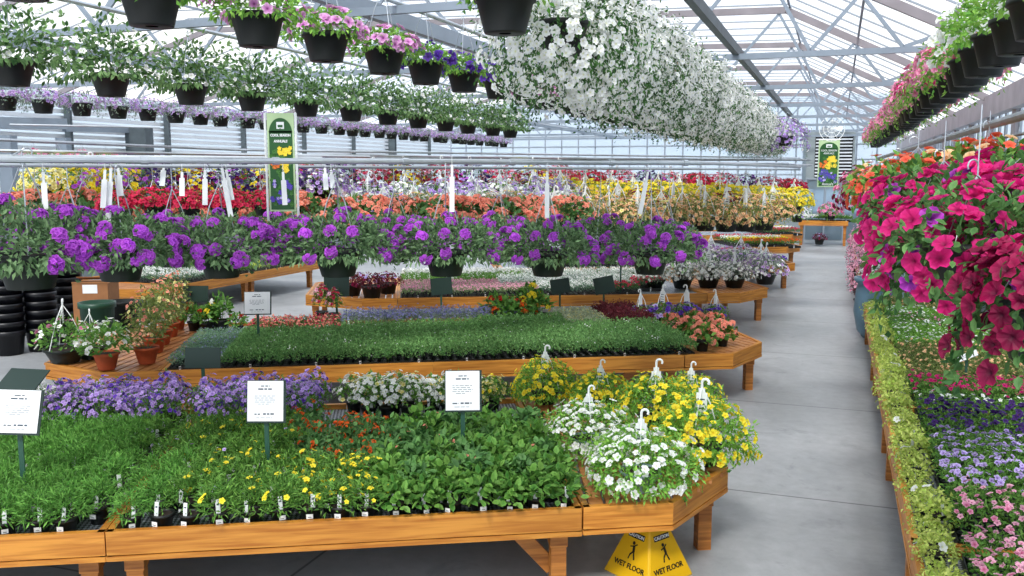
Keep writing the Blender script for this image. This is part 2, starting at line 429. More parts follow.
def tray(key, desc, leaf, L=.03, W=.012, H=.09, nleaf=900, fl=None, nf=0, fr=.011, fl2=None, nf2=0, petals=5, w=.27, l=.54, broad=False, spill=.01, variants=3, cluster=0, tall=None, tagp=1):
    vs = []
    for k in range(variants):
        r = thing('flower_tray' if nf + nf2 > 40 else 'foliage_tray', None, 'tray'); r.location = (0, 0, -50)
        t = MB(); hh = .055
        x, y = l / 2 - .004, w / 2 - .004
        t.box(-x + .01, -y + .01, 0, x - .01, y - .01, .006)
        for (a, b_) in (((-x, -y), (x, -y)), ((x, -y), (x, y)), ((x, y), (-x, y)), ((-x, y), (-x, -y))):
            t.beam((a[0], a[1], hh / 2), (b_[0], b_[1], hh / 2), .006, hh)
        nx, ny = 6, 3
        for i in range(nx):
            for j in range(ny):
                cx = -x + (i + .5) * 2 * x / nx; cy = -y + (j + .5) * 2 * y / ny
                t.lathe([(.028, .006), (.038, hh), (.036, hh), (.03, hh - .01), (.001, hh - .008)], 8, (cx, cy, 0))
        kid(r, obj('tray', t.mesh('tray', M_tray), None, r))
        m = MB()
        ph = [U(0, 6) for _ in range(4)]
        def top(px, py): 
            e = min(1, (x + .02 - abs(px)) / .05, (y + .02 - abs(py)) / .05)
            return H * (.62 + .38 * max(0, e)) * (1 + .13 * math.sin(px * 38 + ph[0]) * math.sin(py * 38 + ph[1]) + .08 * math.sin(px * 90 + ph[2]))
        for i in range(nleaf):
            px = U(-x - spill, x + spill); py = U(-y - spill, y + spill); hz = top(px, py)
            z = hh + hz * (.3 + .7 * R() ** .6)
            d = (rdir() + Vector((px / x * .4, py / y * .4, .75))).normalized(); nn = rdir() + Vector((0, 0, 1)); nn = (nn - d * nn.dot(d)).normalized()
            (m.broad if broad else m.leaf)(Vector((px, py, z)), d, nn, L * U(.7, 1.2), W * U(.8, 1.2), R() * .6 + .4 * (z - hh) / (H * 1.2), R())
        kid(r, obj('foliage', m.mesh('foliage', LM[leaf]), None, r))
        for kk, cnt, nm in ((fl, nf, 'blossoms'), (fl2, nf2, 'second_blossoms')):
            if not kk or not cnt: continue
            mb = MB()
            for i in range(cnt):
                px = U(-x - spill, x + spill); py = U(-y - spill, y + spill)
                p = Vector((px, py, hh + top(px, py) * U(.95, 1.15) + .008)); n = (Vector((px / x * .3, py / y * .5 - .3, 1)) + rdir() * .55).normalized(); ww = R()
                if cluster:
                    for j in range(cluster):
                        dd = (n + rdir() * .95).normalized(); mb.flower(p + dd * fr * .8, dd, fr * .4, petals, (ww + R()) / 2, .2, .65, 0)
                else: mb.flower(p, n, fr * U(.75, 1.15), petals, ww, .2, throat=.3 if fr > .012 else 0)
            kid(r, obj(nm, mb.mesh(nm, FM[kk]), None, r))
        if tagp:
            g = MB()
            g.box(-.01, -.0012, 0, .01, .0012, .075); g.box(-.008, -.002, .05, .008, -.0011, .068, mi=1)
            o = obj('plant_tag', g.mesh('plant_tag', [M_white, M_ink]), None, r, loc=(U(-.6, .6) * x, -y - .006, .0)); o.rotation_euler = (.1, 0, 0); kid(r, o)
        vs.append(r)
    PROTO[key] = vs

# ------------------------------------------------------------------ setting
j = at(752, 492, 0); jd = j.x * SA + j.y * CA
fl = MB(); fl.box(-26, -4, -.1, 9, 44, 0)
fo = obj('floor', fl, floormat(jd), kind='structure'); fo.rotation_euler = (0, 0, -AZ)
WR, WL, DE = 2.05, -15.5, 35.5
def struct(name, mb, mat, **k): return obj(name, mb, mat, kind='structure', **k)
# right side wall: knee wall, posts, glass, eave band
w = MB(); w.beam(G(WR + .06, -2, .35), G(WR + .06, DE, .35), .08, .7); struct('wall_right', w, M_grey)
w = MB(); w.beam(G(WR + .06, -2, 2.05), G(WR + .06, DE, 2.05), .008, 2.7)
struct('window_1', w, M_wallglass)
for i, d in enumerate([x * 2 + .7 for x in range(-1, 18)]):
    p = MB(); p.beam(G(WR, d, 0), G(WR, d, 3.45), .09, .09); struct('trim_%d' % (i + 1), p, M_flap)
w = MB()
for d in [x * .5 - .9 for x in range(0, 72)]: w.beam(G(WR + .02, d, .7), G(WR + .02, d, 3.4), .035, .03)
for z in (1.45, 2.3): w.beam(G(WR + .02, -2, z), G(WR + .02, DE, z), .03, .04)
struct('window_1_frame', w, M_bar)
w = MB(); w.beam(G(WR - .05, -2, 3.42), G(WR - .05, DE, 3.42), .12, .3); struct('trim_40', w, M_flap)
# left wall with white louvres
w = MB(); w.beam(G(WL, -2, .9), G(WL, DE, .9), .08, 1.8); struct('wall_left', w, M_grey)
w = MB()
for k in range(17): w.beam(G(WL + .03, -2, 1.95 + k * .13), G(WL + .03, DE, 1.95 + k * .13), .03, .085)
struct('window_2', w, M_slatwhite)
w = MB(); w.beam(G(WL - .06, -2, 3), G(WL - .06, DE, 3), .008, 2.4); struct('window_2_pane', w, M_wallglass)
for i, d in enumerate(range(3, 35, 3)):
    p = MB(); p.beam(G(WL + .15, d, 0), G(WL + .15, d, 4.1), .12, .12); struct('trim_%d' % (50 + i), p, M_darkpost)
# end wall
w = MB(); w.beam(G(WL, DE, .5), G(WR, DE, .5), .08, 1.0); struct('wall_back', w, M_grey)
w = MB(); w.beam(G(WL, DE + .02, 3.1), G(WR, DE + .02, 3.1), .01, 4.4); struct('window_3', w, M_wallglass)
w = MB()
for k in range(26): w.beam(G(WL + k * .7, DE - .03, 1), G(WL + k * .7, DE - .03, 5.2), .05, .05)
for z in (1.02, 1.9, 2.4, 2.95, 3.5, 3.9): w.beam(G(WL, DE - .06, z), G(WR, DE - .06, z), .04, .06)
struct('window_3_frame', w, M_bar)
# roof profile: eave -> bend -> flat -> left eave
ZB = 4.95
prof = [(WR + .05, 3.52), (-.85, ZB), (-11.5, ZB + .25), (WL - .1, 4.1)]
w = MB()
for (l0, z0), (l1, z1) in zip(prof, prof[1:]):
    a, b, c, d = G(l0, -3, z0 + .16), G(l1, -3, z1 + .16), G(l1, DE, z1 + .16), G(l0, DE, z0 + .16)
    w.add([a, b, c, d, a + Vector((0, 0, .006)), b + Vector((0, 0, .006)), c + Vector((0, 0, .006)), d + Vector((0, 0, .006))],
          [(0, 1, 2, 3), (7, 6, 5, 4)])
struct('ceiling', w, M_glass)
w = MB()                                                                # glazing bars down the slopes
d = -2.6
while d < DE:
    for (l0, z0), (l1, z1) in zip(prof, prof[1:]): w.beam(G(l0, d, z0 + .13), G(l1, d, z1 + .13), .018, .022)
    d += .8
struct('ceiling_glazing_bars_panel', w, M_bar)
w = MB()                                                                # lengthwise purlins
for l in [1.3, .2, -.8, -3.2, -5.6, -8.0, -10.4, -13.2]:
    for (l0, z0), (l1, z1) in zip(prof, prof[1:]):
        if l1 <= l <= l0:
            z = z0 + (z1 - z0) * (l - l0) / (l1 - l0); w.beam(G(l, -3, z + .08), G(l, DE, z + .08), .03, .035)
struct('ceiling_purlin_panel', w, M_truss)
ties = [2.75 + 4 * k for k in range(0, 9)]
def zroof(l):
    for (l0, z0), (l1, z1) in zip(prof, prof[1:]):
        if l1 <= l <= l0: return z0 + (z1 - z0) * (l - l0) / (l1 - l0)
for i, d in enumerate(ties):
    r = thing('roof_truss', 'galvanised roof truss with zigzag webs and a level tie, %s from the camera end' % nth(i + 1), 'truss', G(0, d, 3.5), -AZ, 'roof trusses across the greenhouse')
    m = MB()
    m.beam((WR, 0, 0.02), (-.85, 0, ZB - 3.5), .045, .1); m.beam((-.85, 0, ZB - 3.5), (-11.5, 0, ZB + .25 - 3.5), .045, .1); m.beam((-11.5, 0, ZB + .25 - 3.5), (WL + .1, 0, .6), .045, .1)
    obj('rafter', m, M_rafter, r)
    m = MB(); m.beam((1.3, 0, .3), (-15, 0, .3), .05, .065); obj('tie_beam', m, M_truss, r)
    m = MB()
    pts = [1.05, .6, .15, -.35, -.95, -1.9]; x = -1.9
    while x > -14: x -= 1.15; pts.append(x)
    for q in range(len(pts) - 1):
        a, b = pts[q], pts[q + 1]
        za, zb = (zroof(a) - 3.55, .33) if q % 2 == 0 else (.33, zroof(b) - 3.55)
        m.beam((a, 0, za), (b, 0, zb), .025, .04)
    obj('web_brace', m, M_truss, r)
# long beam and basket rails
m = MB(); m.beam(G(-1.15, -2, 3.87), G(-1.15, DE, 3.87), .07, .1); struct('trim_70', m, M_darkpost)
m = MB(); m.beam(G(-3.9, -2, 3.9), G(-3.9, DE, 3.9), .08, .14); struct('trim_71', m, M_truss)
m = MB(); m.beam(G(-8.4, -2, 3.9), G(-8.4, DE, 3.9), .08, .14); struct('trim_72', m, M_truss)
for l, nm in ((.9, 'above the right bench'), (-1.6, 'above the trailing white baskets'), (-3.42, 'above the pink petunia baskets'), (-5.85, 'above the white-flowered green baskets'), (-8.0, 'above the small lavender baskets')):
    m = MB(); m.tube([G(l, -1, 3.86), G(l, DE - .3, 3.86)], .02, 8)
    obj('basket_rail', m, M_galv, label='thin galvanised basket rail high ' + nm, cat='rail', group='overhead basket rails')
# columns at the left
for k, (px, D, wd, zt) in enumerate(((140, 20.6, .46, 3.5), (64, 18.6, .22, 3.2), (8, 17.4, .25, 3.2), (390, 33, .4, 3.8))):
    b = dep(px, 150, D); m = MB(); m.beam((b.x, b.y, 0), (b.x, b.y, zt), wd, wd); struct('column_%d' % (k + 1), m, M_darkpost if k in (0, 3) else M_truss)
a = dep(-30, 122, 17); b = dep(66, 124, 18.6); m = MB(); m.beam(a, b, .1, .22); struct('trim_80', m, M_truss)
a = dep(64, 128, 18.6); b = dep(136, 130, 20.6); m = MB(); m.beam(a, b, .1, .14); struct('trim_81', m, M_truss)

# ------------------------------------------------------------------ benches
ZS = .56
def clip(poly, p, d):
    ts = []
    n = len(poly)
    for i in range(n):
        a, b = poly[i], poly[(i + 1) % n]; e = (b[0] - a[0], b[1] - a[1])
        den = d[0] * e[1] - d[1] * e[0]
        if abs(den) < 1e-9: continue
        t = ((a[0] - p[0]) * e[1] - (a[1] - p[1]) * e[0]) / den; s = ((a[0] - p[0]) * d[1] - (a[1] - p[1]) * d[0]) / den
        if -1e-9 <= s <= 1 + 1e-9: ts.append(t)
    return (min(ts), max(ts)) if len(ts) >= 2 else None
def bench(label, O, ang, poly, legs, surface, slatdir=0, top=ZS, rh=.135, skip=(), group='wooden display benches', braces=(), lip=True):
    r = thing('display_bench', label, 'bench', (O[0], O[1], 0), ang, group)
    n = len(poly)
    cx = sum(p[0] for p in poly) / n; cy = sum(p[1] for p in poly) / n
    for i in range(n):
        if i in skip: continue
        a, b = Vector(poly[i]), Vector(poly[(i + 1) % n]); d = (b - a).normalized(); inn = Vector((-d.y, d.x)) * .019
        L = (b - a).length; R_ = MB()
        R_.box(0.001, -.019, -rh, L - .001, .019, 0)
        if lip: R_.box(.001, -.022, -rh - .035, L - .001, .012, -rh - .007)
        rot = math.atan2(d.y, d.x)
        o = obj('rail_board', R_, M_wood, r, loc=(a.x + inn.x, a.y + inn.y, top)); o.rotation_euler = (0, 0, rot)
    if surface == 'slat':
        m = MB(); d = Vector((math.cos(slatdir), math.sin(slatdir))); nn = Vector((-d.y, d.x)); t = -4
        while t < 4:
            p = Vector((cx, cy)) + nn * t; c_ = clip(poly, p, d)
            if c_ and c_[1] - c_[0] > .1:
                a = p + d * (c_[0] + .03); b = p + d * (c_[1] - .03); m.beam((a.x, a.y, top - .02), (b.x, b.y, top - .02), .085, .022)
            t += .105
        obj('slatted_deck', m, M_slat, r)
    else:
        m = MB(); m.poly([(p[0] + (cx - p[0]) * .012, p[1] + (cy - p[1]) * .02) for p in poly], top - .05, top - .042); obj('mesh_top', m, M_mesh, r)
    for (x, y) in legs:
        m = MB(); m.box(-.045, -.045, 0, .045, .045, top - .14); m.box(-.052, -.052, top - .26, .052, .052, top - .14); obj('leg', m, M_leg, r, loc=(x, y, 0))
    for (a, b) in braces:
        m = MB(); m.beam((a[0], a[1], .12), (b[0], b[1], top - .16), .04, .09); obj('brace', m, M_leg, r)
    return r
def oct_(w, D, side=1): # half octagon deck, side=1 right, -1 left
    s = [(0, 0), (.54, 0), (w, .58), (w, D - .58), (.54, D), (0, D)]
    return s if side > 0 else [(-x, y) for x, y in s][::-1]
A1 = math.atan2(.35, 2.62); D1 = 2.62
def loc2w(O, ang, x, y): return Vector((O[0] + x * math.cos(ang) - y * math.sin(ang), O[1] + x * math.sin(ang) + y * math.cos(ang), 0))
O1 = (-2.21, 4.68)
B1L = 2.64
bench('orange-brown front bench under yellow, orange and broad-leaved plants', O1, A1, [(0, 0), (B1L, 0), (B1L, D1), (0, D1)], [(.12, .12), (2.52, .12), (2.52, 2.4), (.12, 2.4), (1.3, 2.4)], 'mesh', braces=[((2.5, .2), (2.25, .2)), ((2.3, .9), (2.45, .14))])
bench('orange-brown front bench at the left edge under ferny green plants', O1, A1, [(-2.4, 0), (-.006, 0), (-.006, D1), (-2.4, D1)], [(-.12, .12), (-2.2, .12), (-.12, 2.4), (-2.2, 2.4)], 'mesh')
E1 = loc2w(O1, A1, B1L + .01, 0)
bench('half-octagon slatted end table carrying white and yellow flower baskets', E1, A1, oct_(1.1, D1), [(.95, .62), (.95, 2.0)], 'slat', PI / 2 - .12, top=.565)
O2 = (-3.46, 8.67); A2 = math.atan2(.78, 5.3); B2L = 5.36; D2 = 2.85
bench('second long bench holding trays of low green plants', O2, A2, [(0, 0), (B2L / 2, 0), (B2L, 0), (B2L, D2), (0, D2)], [(.2, .15), (B2L - .1, .15), (2.7, .15), (.2, 2.6), (B2L - .1, 2.6)], 'mesh', braces=[((B2L - .9, .15), (B2L - .45, .15))])
bench('slatted bench end beside the aisle with coral geraniums', loc2w(O2, A2, B2L + .01, 0), A2, oct_(1.12, D2), [(.98, .62), (.98, 2.2)], 'slat', PI / 2 + .3)
bench('slatted bench end at left carrying terracotta pots', loc2w(O2, A2, -.01, 0), A2, oct_(1.25, D2, -1), [(-1.05, .7), (-1.05, 2.1)], 'slat', PI / 2 - .25)
O3 = (-1.77, 13.8); A3 = math.atan2(.62, 5.2); B3L = 4.95; D3 = 2.8
bench('third long bench holding white and pink low flowers', O3, A3, [(0, 0), (B3L, 0), (B3L, D3), (0, D3)], [(.2, .15), (B3L - .1, .15), (.2, 2.6), (B3L - .1, 2.6)], 'mesh')
bench('slatted end of the third bench by the aisle under pale daisies', loc2w(O3, A3, B3L + .01, 0), A3, oct_(1.25, D3), [(1.1, .6), (1.1, 2.2)], 'slat', PI / 2)
bench('slatted left end of the third bench with dark purple pots', loc2w(O3, A3, -.01, 0), A3, oct_(1.45, D3, -1), [(-1.3, .6), (-1.3, 2.2)], 'slat', PI / 2)
O4 = (-.2, 18.1); A4 = math.atan2(.7, 6.2); B4L = 5.7; D4 = 2.6
bench('fourth bench far down the aisle with mixed small flowers', O4, A4, [(0, 0), (B4L, 0), (B4L + .7, .5), (B4L + .7, D4), (0, D4)], [(.2, .15), (B4L + .5, .6), (.2, 2.4), (B4L + .5, 2.4)], 'mesh')
O5 = (2.6, 22.9)
bench('fifth bench far down the aisle with orange and yellow flowers', O5, .12, [(0, 0), (4.6, 0), (5.2, .5), (5.2, 2.4), (0, 2.4)], [(.2, .15), (5, .6)], 'mesh')
O6 = (3.9, 27.6)
bench('sixth bench far down the aisle nearly hidden by flowers', O6, .12, [(0, 0), (4.9, 0), (5.5, .5), (5.5, 2.4), (0, 2.4)], [(.2, .15), (5.2, .6)], 'mesh')
# bench at left running along the greenhouse
OL = at(180, 285, ZS); AL = PI / 2 - AZ
bench('angled bench at left with white-flowered trays behind the baskets', OL, AL, [(0, 0), (4.6, 0), (4.6, 2.4), (0, 2.4)], [(.4, .15), (2.0, .15), (2.2, .15), (4.3, .15), (.4, 2.2)], 'mesh')
bench('slatted end of the angled bench behind the cardboard box', OL, AL, [(-.01, 2.4), (-.6, 2.0), (-1.0, 1.3), (-.6, .1), (-.01, 0)][::-1], [(-.6, 1)], 'slat', PI / 2)
# right hand bench along the aisle: local x across, y along
RB0 = 2.2
rl = [(0, 2.6), (0, 4.9), (0, 7.2), (0, 9.5), (0, 11.8)]
for k, (a, b) in enumerate(((2.0, 5.0), (5.02, 8.0), (8.02, 11.0), (11.02, 14.2))):
    bench('%s bench along the right side of the aisle, under bedding flowers' % ('nearest', 'second', 'third', 'fourth')[k], G(.45, 0), -AZ,
          [(0, a), (1.5, a), (1.5, b), (0, b)], [(.07, a + .5), (.07, b - .25), (1.4, a + .3), (1.4, b - .3)], 'mesh', group='right side benches')
bench('fifth bench along the right side, with green and white rows', G(.45, 0), -AZ, [(0, 17.2), (1.5, 17.2), (1.5, 25), (0, 25)], [(.07, 17.5), (.07, 21)], 'mesh', group='right side benches')
# far bench near the end wall
f6 = G(-1.2, 32.5)
bench('small far bench near the end wall with white and green plants', f6, -AZ, [(0, 0), (1.6, 0), (1.6, .9), (0, .9)], [(.1, .1), (1.5, .1), (.1, .8), (1.5, .8)], 'mesh', top=.85)

# ------------------------------------------------------------------ plant kinds
P1 = dict(pot=(.058, .042, .095), tagp=1)
proto('fern', 'potted_plant', 'potted plant', Rr=.115, H=.15, phi=1.55, leaf='fern', nleaf=420, L=.045, W=.0085, **P1)
proto('fernlab', 'potted_plant', 'potted plant', Rr=.11, H=.14, phi=1.5, leaf='mid', nleaf=330, L=.042, W=.010, fl='palelav', nf=2, fr=.014, **P1)
proto('bidens', 'potted_plant', 'potted plant', Rr=.115, H=.14, phi=1.6, leaf='mid', nleaf=400, L=.042, W=.009, fl='yellow', nf=3, fr=.019, **P1)
proto('bidens2', 'potted_plant', 'potted plant', Rr=.12, H=.13, phi=1.6, leaf='mid', nleaf=330, L=.04, W=.010, fl='yellow', nf=11, fr=.018, **P1)
proto('lantred', 'potted_plant', 'potted plant', Rr=.11, H=.16, phi=1.5, leaf='deep', nleaf=170, L=.045, W=.026, broad=True, fl='orange', nf=12, fr=.022, cluster=8, **P1)
proto('lantgreen', 'potted_plant', 'potted plant', Rr=.12, H=.16, phi=1.5, leaf='mid', nleaf=150, L=.06, W=.036, broad=True, **P1)
proto('lantgreen2', 'potted_plant', 'potted plant', Rr=.12, H=.17, phi=1.5, leaf='deep', nleaf=150, L=.06, W=.036, broad=True, fl='coral', nf=1, fr=.02, cluster=8, **P1)
proto('nemesia', 'potted_plant', 'potted plant', Rr=.13, H=.24, phi=1.35, leaf='mid', nleaf=230, L=.04, W=.011, fl='lav', nf=60, fr=.018, fphi=1.2, fl2='violet', nf2=14, stem=10, **P1)
proto('nemwhite', 'potted_plant', 'potted plant', Rr=.13, H=.23, phi=1.35, leaf='mid', nleaf=230, L=.04, W=.011, fl='white', nf=45, fr=.017, **P1)
proto('whitefl', 'potted_plant', 'potted plant', Rr=.14, H=.2, phi=1.4, leaf='mid', nleaf=230, L=.045, W=.018, fl='white', nf=75, fr=.019, fl2='cream', nf2=8, **P1)
proto('yellfl', 'potted_plant', 'potted plant', Rr=.13, H=.18, phi=1.4, leaf='mid', nleaf=220, L=.045, W=.018, fl='cream', nf=60, fr=.017, fl2='yellow', nf2=10, **P1)
proto('emptypot', 'potted_plant', 'potted plant', Rr=.03, H=.03, phi=1.3, leaf='mid', nleaf=12, L=.03, W=.009, variants=1, **P1)

# front bench: rows of pots behind the front rail
n_ = 0
SPX = .163
row = 0
DESC = {'fern': ('ferny green plant in black pot', 'ferny green pots at the left'), 'fernlab': ('loose green plant with pale tags', 'loose green tagged pots mid bench'),
 'bidens': ('fine green plant with few yellow daisies', 'fine green pots with few yellow flowers'), 'bidens2': ('green plant thick with yellow daisies', 'yellow daisy pots by the front rail'),
 'lantred': ('dark-leaved plant with orange-red flower heads', 'orange-red flowered pots'), 'lantgreen': ('broad-leaved green plant in black pot', 'broad-leaved green pots'),
 'lantgreen2': ('broad dark-leaved plant with pink bud', 'broad-leaved pots with pink buds'), 'nemesia': ('tall lavender-flowered plant', 'lavender-flowered pots along the back'),
 'nemwhite': ('white-flowered plant beside lavender ones', 'white-flowered pots at far left'), 'whitefl': ('white-flowered mounded plant', 'white-flowered pots at the back'),
 'yellfl': ('pale yellow-flowered plant', 'pale yellow pots by the sign'), 'emptypot': ('nearly empty black pot', 'nearly bare black pots')}
def kind1(px, py, v):
    # (px,py): where the top of the canopy shows
    if v > 1.75:
        if px < 52 and v > 2.0: return 'nemwhite'
        if px < 318: return 'nemesia'
        if px < 352: return None
        if v < 2.1: return None
        if px < 478: return 'whitefl'
        if px < 506: return 'yellfl'
        return None
    if v > 1.55 and (318 < px < 350): return None
    if v > 1.52 and (px > 340): return None
    if px < 140: return 'fern'
    if px < 185: return 'fern' if v < .9 else 'fernlab'
    if px < 300: return 'bidens' if R() < .8 else 'fernlab'
    if px < 392:
        if v > .75: return 'lantred'
        return 'bidens2' if px < 372 else 'lantgreen'
    return 'lantgreen2' if R() < .25 else 'lantgreen'
v = .10
while v < D1 - .06:
    row += 1; u = -1.9 + (row % 2) * .05; k = 0
    while u < B1L - .07:
        k += 1
        p = loc2w(O1, A1, u + U(-.012, .012), v + U(-.012, .012)); p.z = ZS - .042
        if abs(u) < .09: u += SPX; continue
        q = proj((p.x, p.y, .72)); kd = kind1(q[0], q[1], v)
        if kd and -25 < q[0]:
            if row == 1 and 150 < q[0] < 205: kd = 'emptypot' if q[0] < 192 else 'bidens'
            if row == 2 and 160 < q[0] < 182: kd = 'emptypot'
            desc, grp = DESC[kd]
            put(kd, p, '%s, %s from left, row %d behind front rail' % (desc, nth(k), row), grp, s=U(.92, 1.12), rz=U(-.5, .5) if row < 3 else None)
        u += SPX
    v += SPX if v < 1.7 else .175

# ---- end table baskets
HB = dict(pot=(.13, .09, .13), potmat=M_potg)
proto('whitebasket', 'hanging_basket', 'flower basket', pot=(.13, .09, .13), potmat=M_stone, potlabel='pale grey basket pot', Rr=.36, H=.25, T=.16, phi=2.0, leaf='bright', nleaf=2600, L=.038, W=.018, fl='white', nf=98, fr=.029, indiv=True, hang=.4, hook=True, variants=2, spray=10, more=60)
proto('yellowbasket', 'hanging_basket', 'flower basket', **HB, Rr=.31, H=.28, T=.13, phi=2.0, leaf='bright', nleaf=2300, L=.036, W=.017, fl='yellow', nf=98, fr=.025, indiv=True, hang=.42, hook=True, variants=2, spray=8, more=110)
for k, (kd, px, py, s, lab) in enumerate((
    ('whitebasket', 640, 488, .95, 'white petunia basket with white hook at the front corner of the end table'),
    ('whitebasket', 588, 452, .9, 'white petunia basket behind the front one, beside the broad-leaved pots'),
    ('yellowbasket', 700, 462, 1.05, 'yellow-flowered basket at the right corner of the end table'),
    ('yellowbasket', 655, 430, 1.0, 'yellow-flowered basket in the middle of the end table'),
    ('yellowbasket', 600, 412, .8, 'yellow-flowered basket at back of the end table behind white flowers'),
    ('yellowbasket', 545, 402, .9, 'tall yellow-flowered basket at back left of the end table'),
    ('yellowbasket', 690, 415, .8, 'small yellow-flowered basket at the back right of end table'))):
    p = at(px, py, .565); p.z = .558
    put(kd, p, lab, 'baskets on the half-octagon end table', s=s, rz=U(-.5, .5))

# ---- second bench trays
tray('lob_green', '', 'lobelia', L=.038, W=.014, H=.15, nleaf=1200, fl='white', nf=6, fr=.008, w=.27, spill=.03)
tray('lob_silver', '', 'silver', L=.026, W=.009, H=.11, nleaf=1200, fl='bluegrey', nf=40, fr=.009)
tray('lob_grey', '', 'grey', L=.026, W=.01, H=.2, nleaf=1000, fl='bluegrey', nf=160, fr=.014)
tray('snapred', '', 'deep', L=.03, W=.013, H=.14, nleaf=800, fl='coral', nf=60, fr=.015, fl2='crimson', nf2=50)
tray('cream', '', 'whiteleaf', L=.03, W=.013, H=.13, nleaf=1000, fl='cream', nf=50, fr=.011)
tray('maroon', '', 'maroon', L=.04, W=.02, H=.2, nleaf=700)
tray('pinkwhite', '', 'pale', L=.024, W=.01, H=.12, nleaf=700, fl='palepink', nf=220, fr=.012)
tray('whitegreen', '', 'silver', L=.026, W=.01, H=.14, nleaf=700, fl='white', nf=240, fr=.011)
tray('pansy', '', 'mid', L=.03, W=.014, H=.14, nleaf=700, fl='violet', nf=45, fr=.024)
tray('greenmix', '', 'mid', L=.032, W=.014, H=.15, nleaf=900, fl='white', nf=25, fr=.012)
tray('limet', '', 'lime', L=.03, W=.014, H=.14, nleaf=900)
tray('purplet', '', 'deep', L=.03, W=.013, H=.15, nleaf=700, fl='purple', nf=90, fr=.017)
tray('yellowt', '', 'mid', L=.03, W=.013, H=.15, nleaf=700, fl='yellow', nf=120, fr=.018)
tray('oranget', '', 'mid', L=.03, W=.013, H=.15, nleaf=700, fl='orange', nf=110, fr=.018)
tray('redt', '', 'deep', L=.03, W=.013, H=.15, nleaf=700, fl='crimson', nf=100, fr=.018)
tray('whitet', '', 'mid', L=.03, W=.013, H=.15, nleaf=600, fl='white', nf=180, fr=.017)
tray('lavt', '', 'deep', L=.03, W=.013, H=.15, nleaf=700, fl='lav', nf=110, fr=.017)
TD = {'lob_green': 'low green trailing plants', 'lob_silver': 'silvery green plants', 'lob_grey': 'blue-grey flowering plants', 'snapred': 'coral and crimson flowers',
 'cream': 'cream-leaved plants', 'maroon': 'dark maroon foliage', 'pinkwhite': 'tiny pale pink flowers', 'whitegreen': 'tiny white flowers', 'pansy': 'violet pansies',
 'greenmix': 'green bedding plants', 'limet': 'lime green leaves', 'purplet': 'purple flowers', 'yellowt': 'yellow flowers', 'oranget': 'orange flowers', 'redt': 'crimson flowers',
 'whitet': 'white flowers', 'lavt': 'lavender flowers'}
def fieldtrays(where, O, ang, x0, x1, y0, y1, fn, lw=.545, ww=.285, z=ZS - .042, ax=0, group=None):
    rowi = 0; y = y0 + ww / 2
    while y < y1:
        rowi += 1; x = x0 + lw / 2; k = 0
        while x < x1 + .1:
            k += 1
            p = loc2w(O, ang, x, y); p.z = z
            q = proj((p.x, p.y, z + .14)); kd = fn(q[0], q[1], x, y)
            if kd and q[0] < 1120:
                put(kd, p, 'tray of %s, %s, row %d, %s from left' % (TD[kd], where[4:] if where.startswith('the ') else where, rowi, nth(k)), 'trays of %s on %s' % (TD[kd], where), rz=ang + U(-.02, .02) + (PI if R() < .5 and rowi > 1 else 0), s=1)
            x += lw
        y += ww
def k2(px, py, x, y):
    if y < 1.45: return 'lob_silver' if px < 232 else 'lob_green'
    if px < 250: return 'lob_silver' if y < 1.8 else None
    if px < 345: return 'snapred' if y < 2.3 else None
    if px < 495: return 'lob_grey' if y > 1.7 and y < 2.35 else ('lob_green' if y < 1.75 else None)
    if px < 560: return None if y > 1.9 else 'lob_green'
    if px < 590: return 'cream'
    if px < 640: return 'maroon' if y > 1.5 else 'lob_green'
    return 'pansy' if y < 2.4 else None
fieldtrays('the second bench', O2, A2, .05, B2L - .2, .04, D2 - .3, k2)
def k3(px, py, x, y):
    if px < 510: return 'pinkwhite' if y < 1.1 else ('greenmix' if y < 2 else 'whitet')
    if px < 620: return 'pinkwhite' if y < .5 and px < 540 else 'whitegreen'
    if px < 650: return 'redt' if y < .8 else 'whitegreen'
    return None
fieldtrays('the third bench', O3, A3, .05, B3L - .1, .04, D3 - .2, k3)
def k4(px, py, x, y): 
    i = int(y / .57) 
    return (('pansy', 'greenmix', 'whitet', 'redt', 'purplet') if px > 700 else ('greenmix', 'redt', 'lavt', 'limet', 'purplet'))[min(4, i)]
fieldtrays('the fourth bench', O4, A4, .6, B4L + .5, .06, D4 - .1, k4)
fieldtrays('the fifth bench', O5, .12, 3.4, 5.0, .06, 2.3, lambda px, py, x, y: ('oranget', 'yellowt', 'whitet', 'redt')[int(y / .6) % 4])
fieldtrays('the sixth bench', O6, .12, 4.2, 5.3, .06, 2.3, lambda px, py, x, y: ('redt', 'whitet', 'yellowt', 'purplet')[int(y / .6) % 4])
fieldtrays('the angled left bench', OL, AL, .05, 4.4, .05, 1.7, lambda px, py, x, y: ('whitegreen', 'greenmix', 'limet')[int(x / 1.1) % 3])
fieldtrays('the far bench', f6, -AZ, .1, 1.4, .1, .8, lambda px, py, x, y: 'whitet' if x < .7 else 'greenmix', z=.85 - .042)
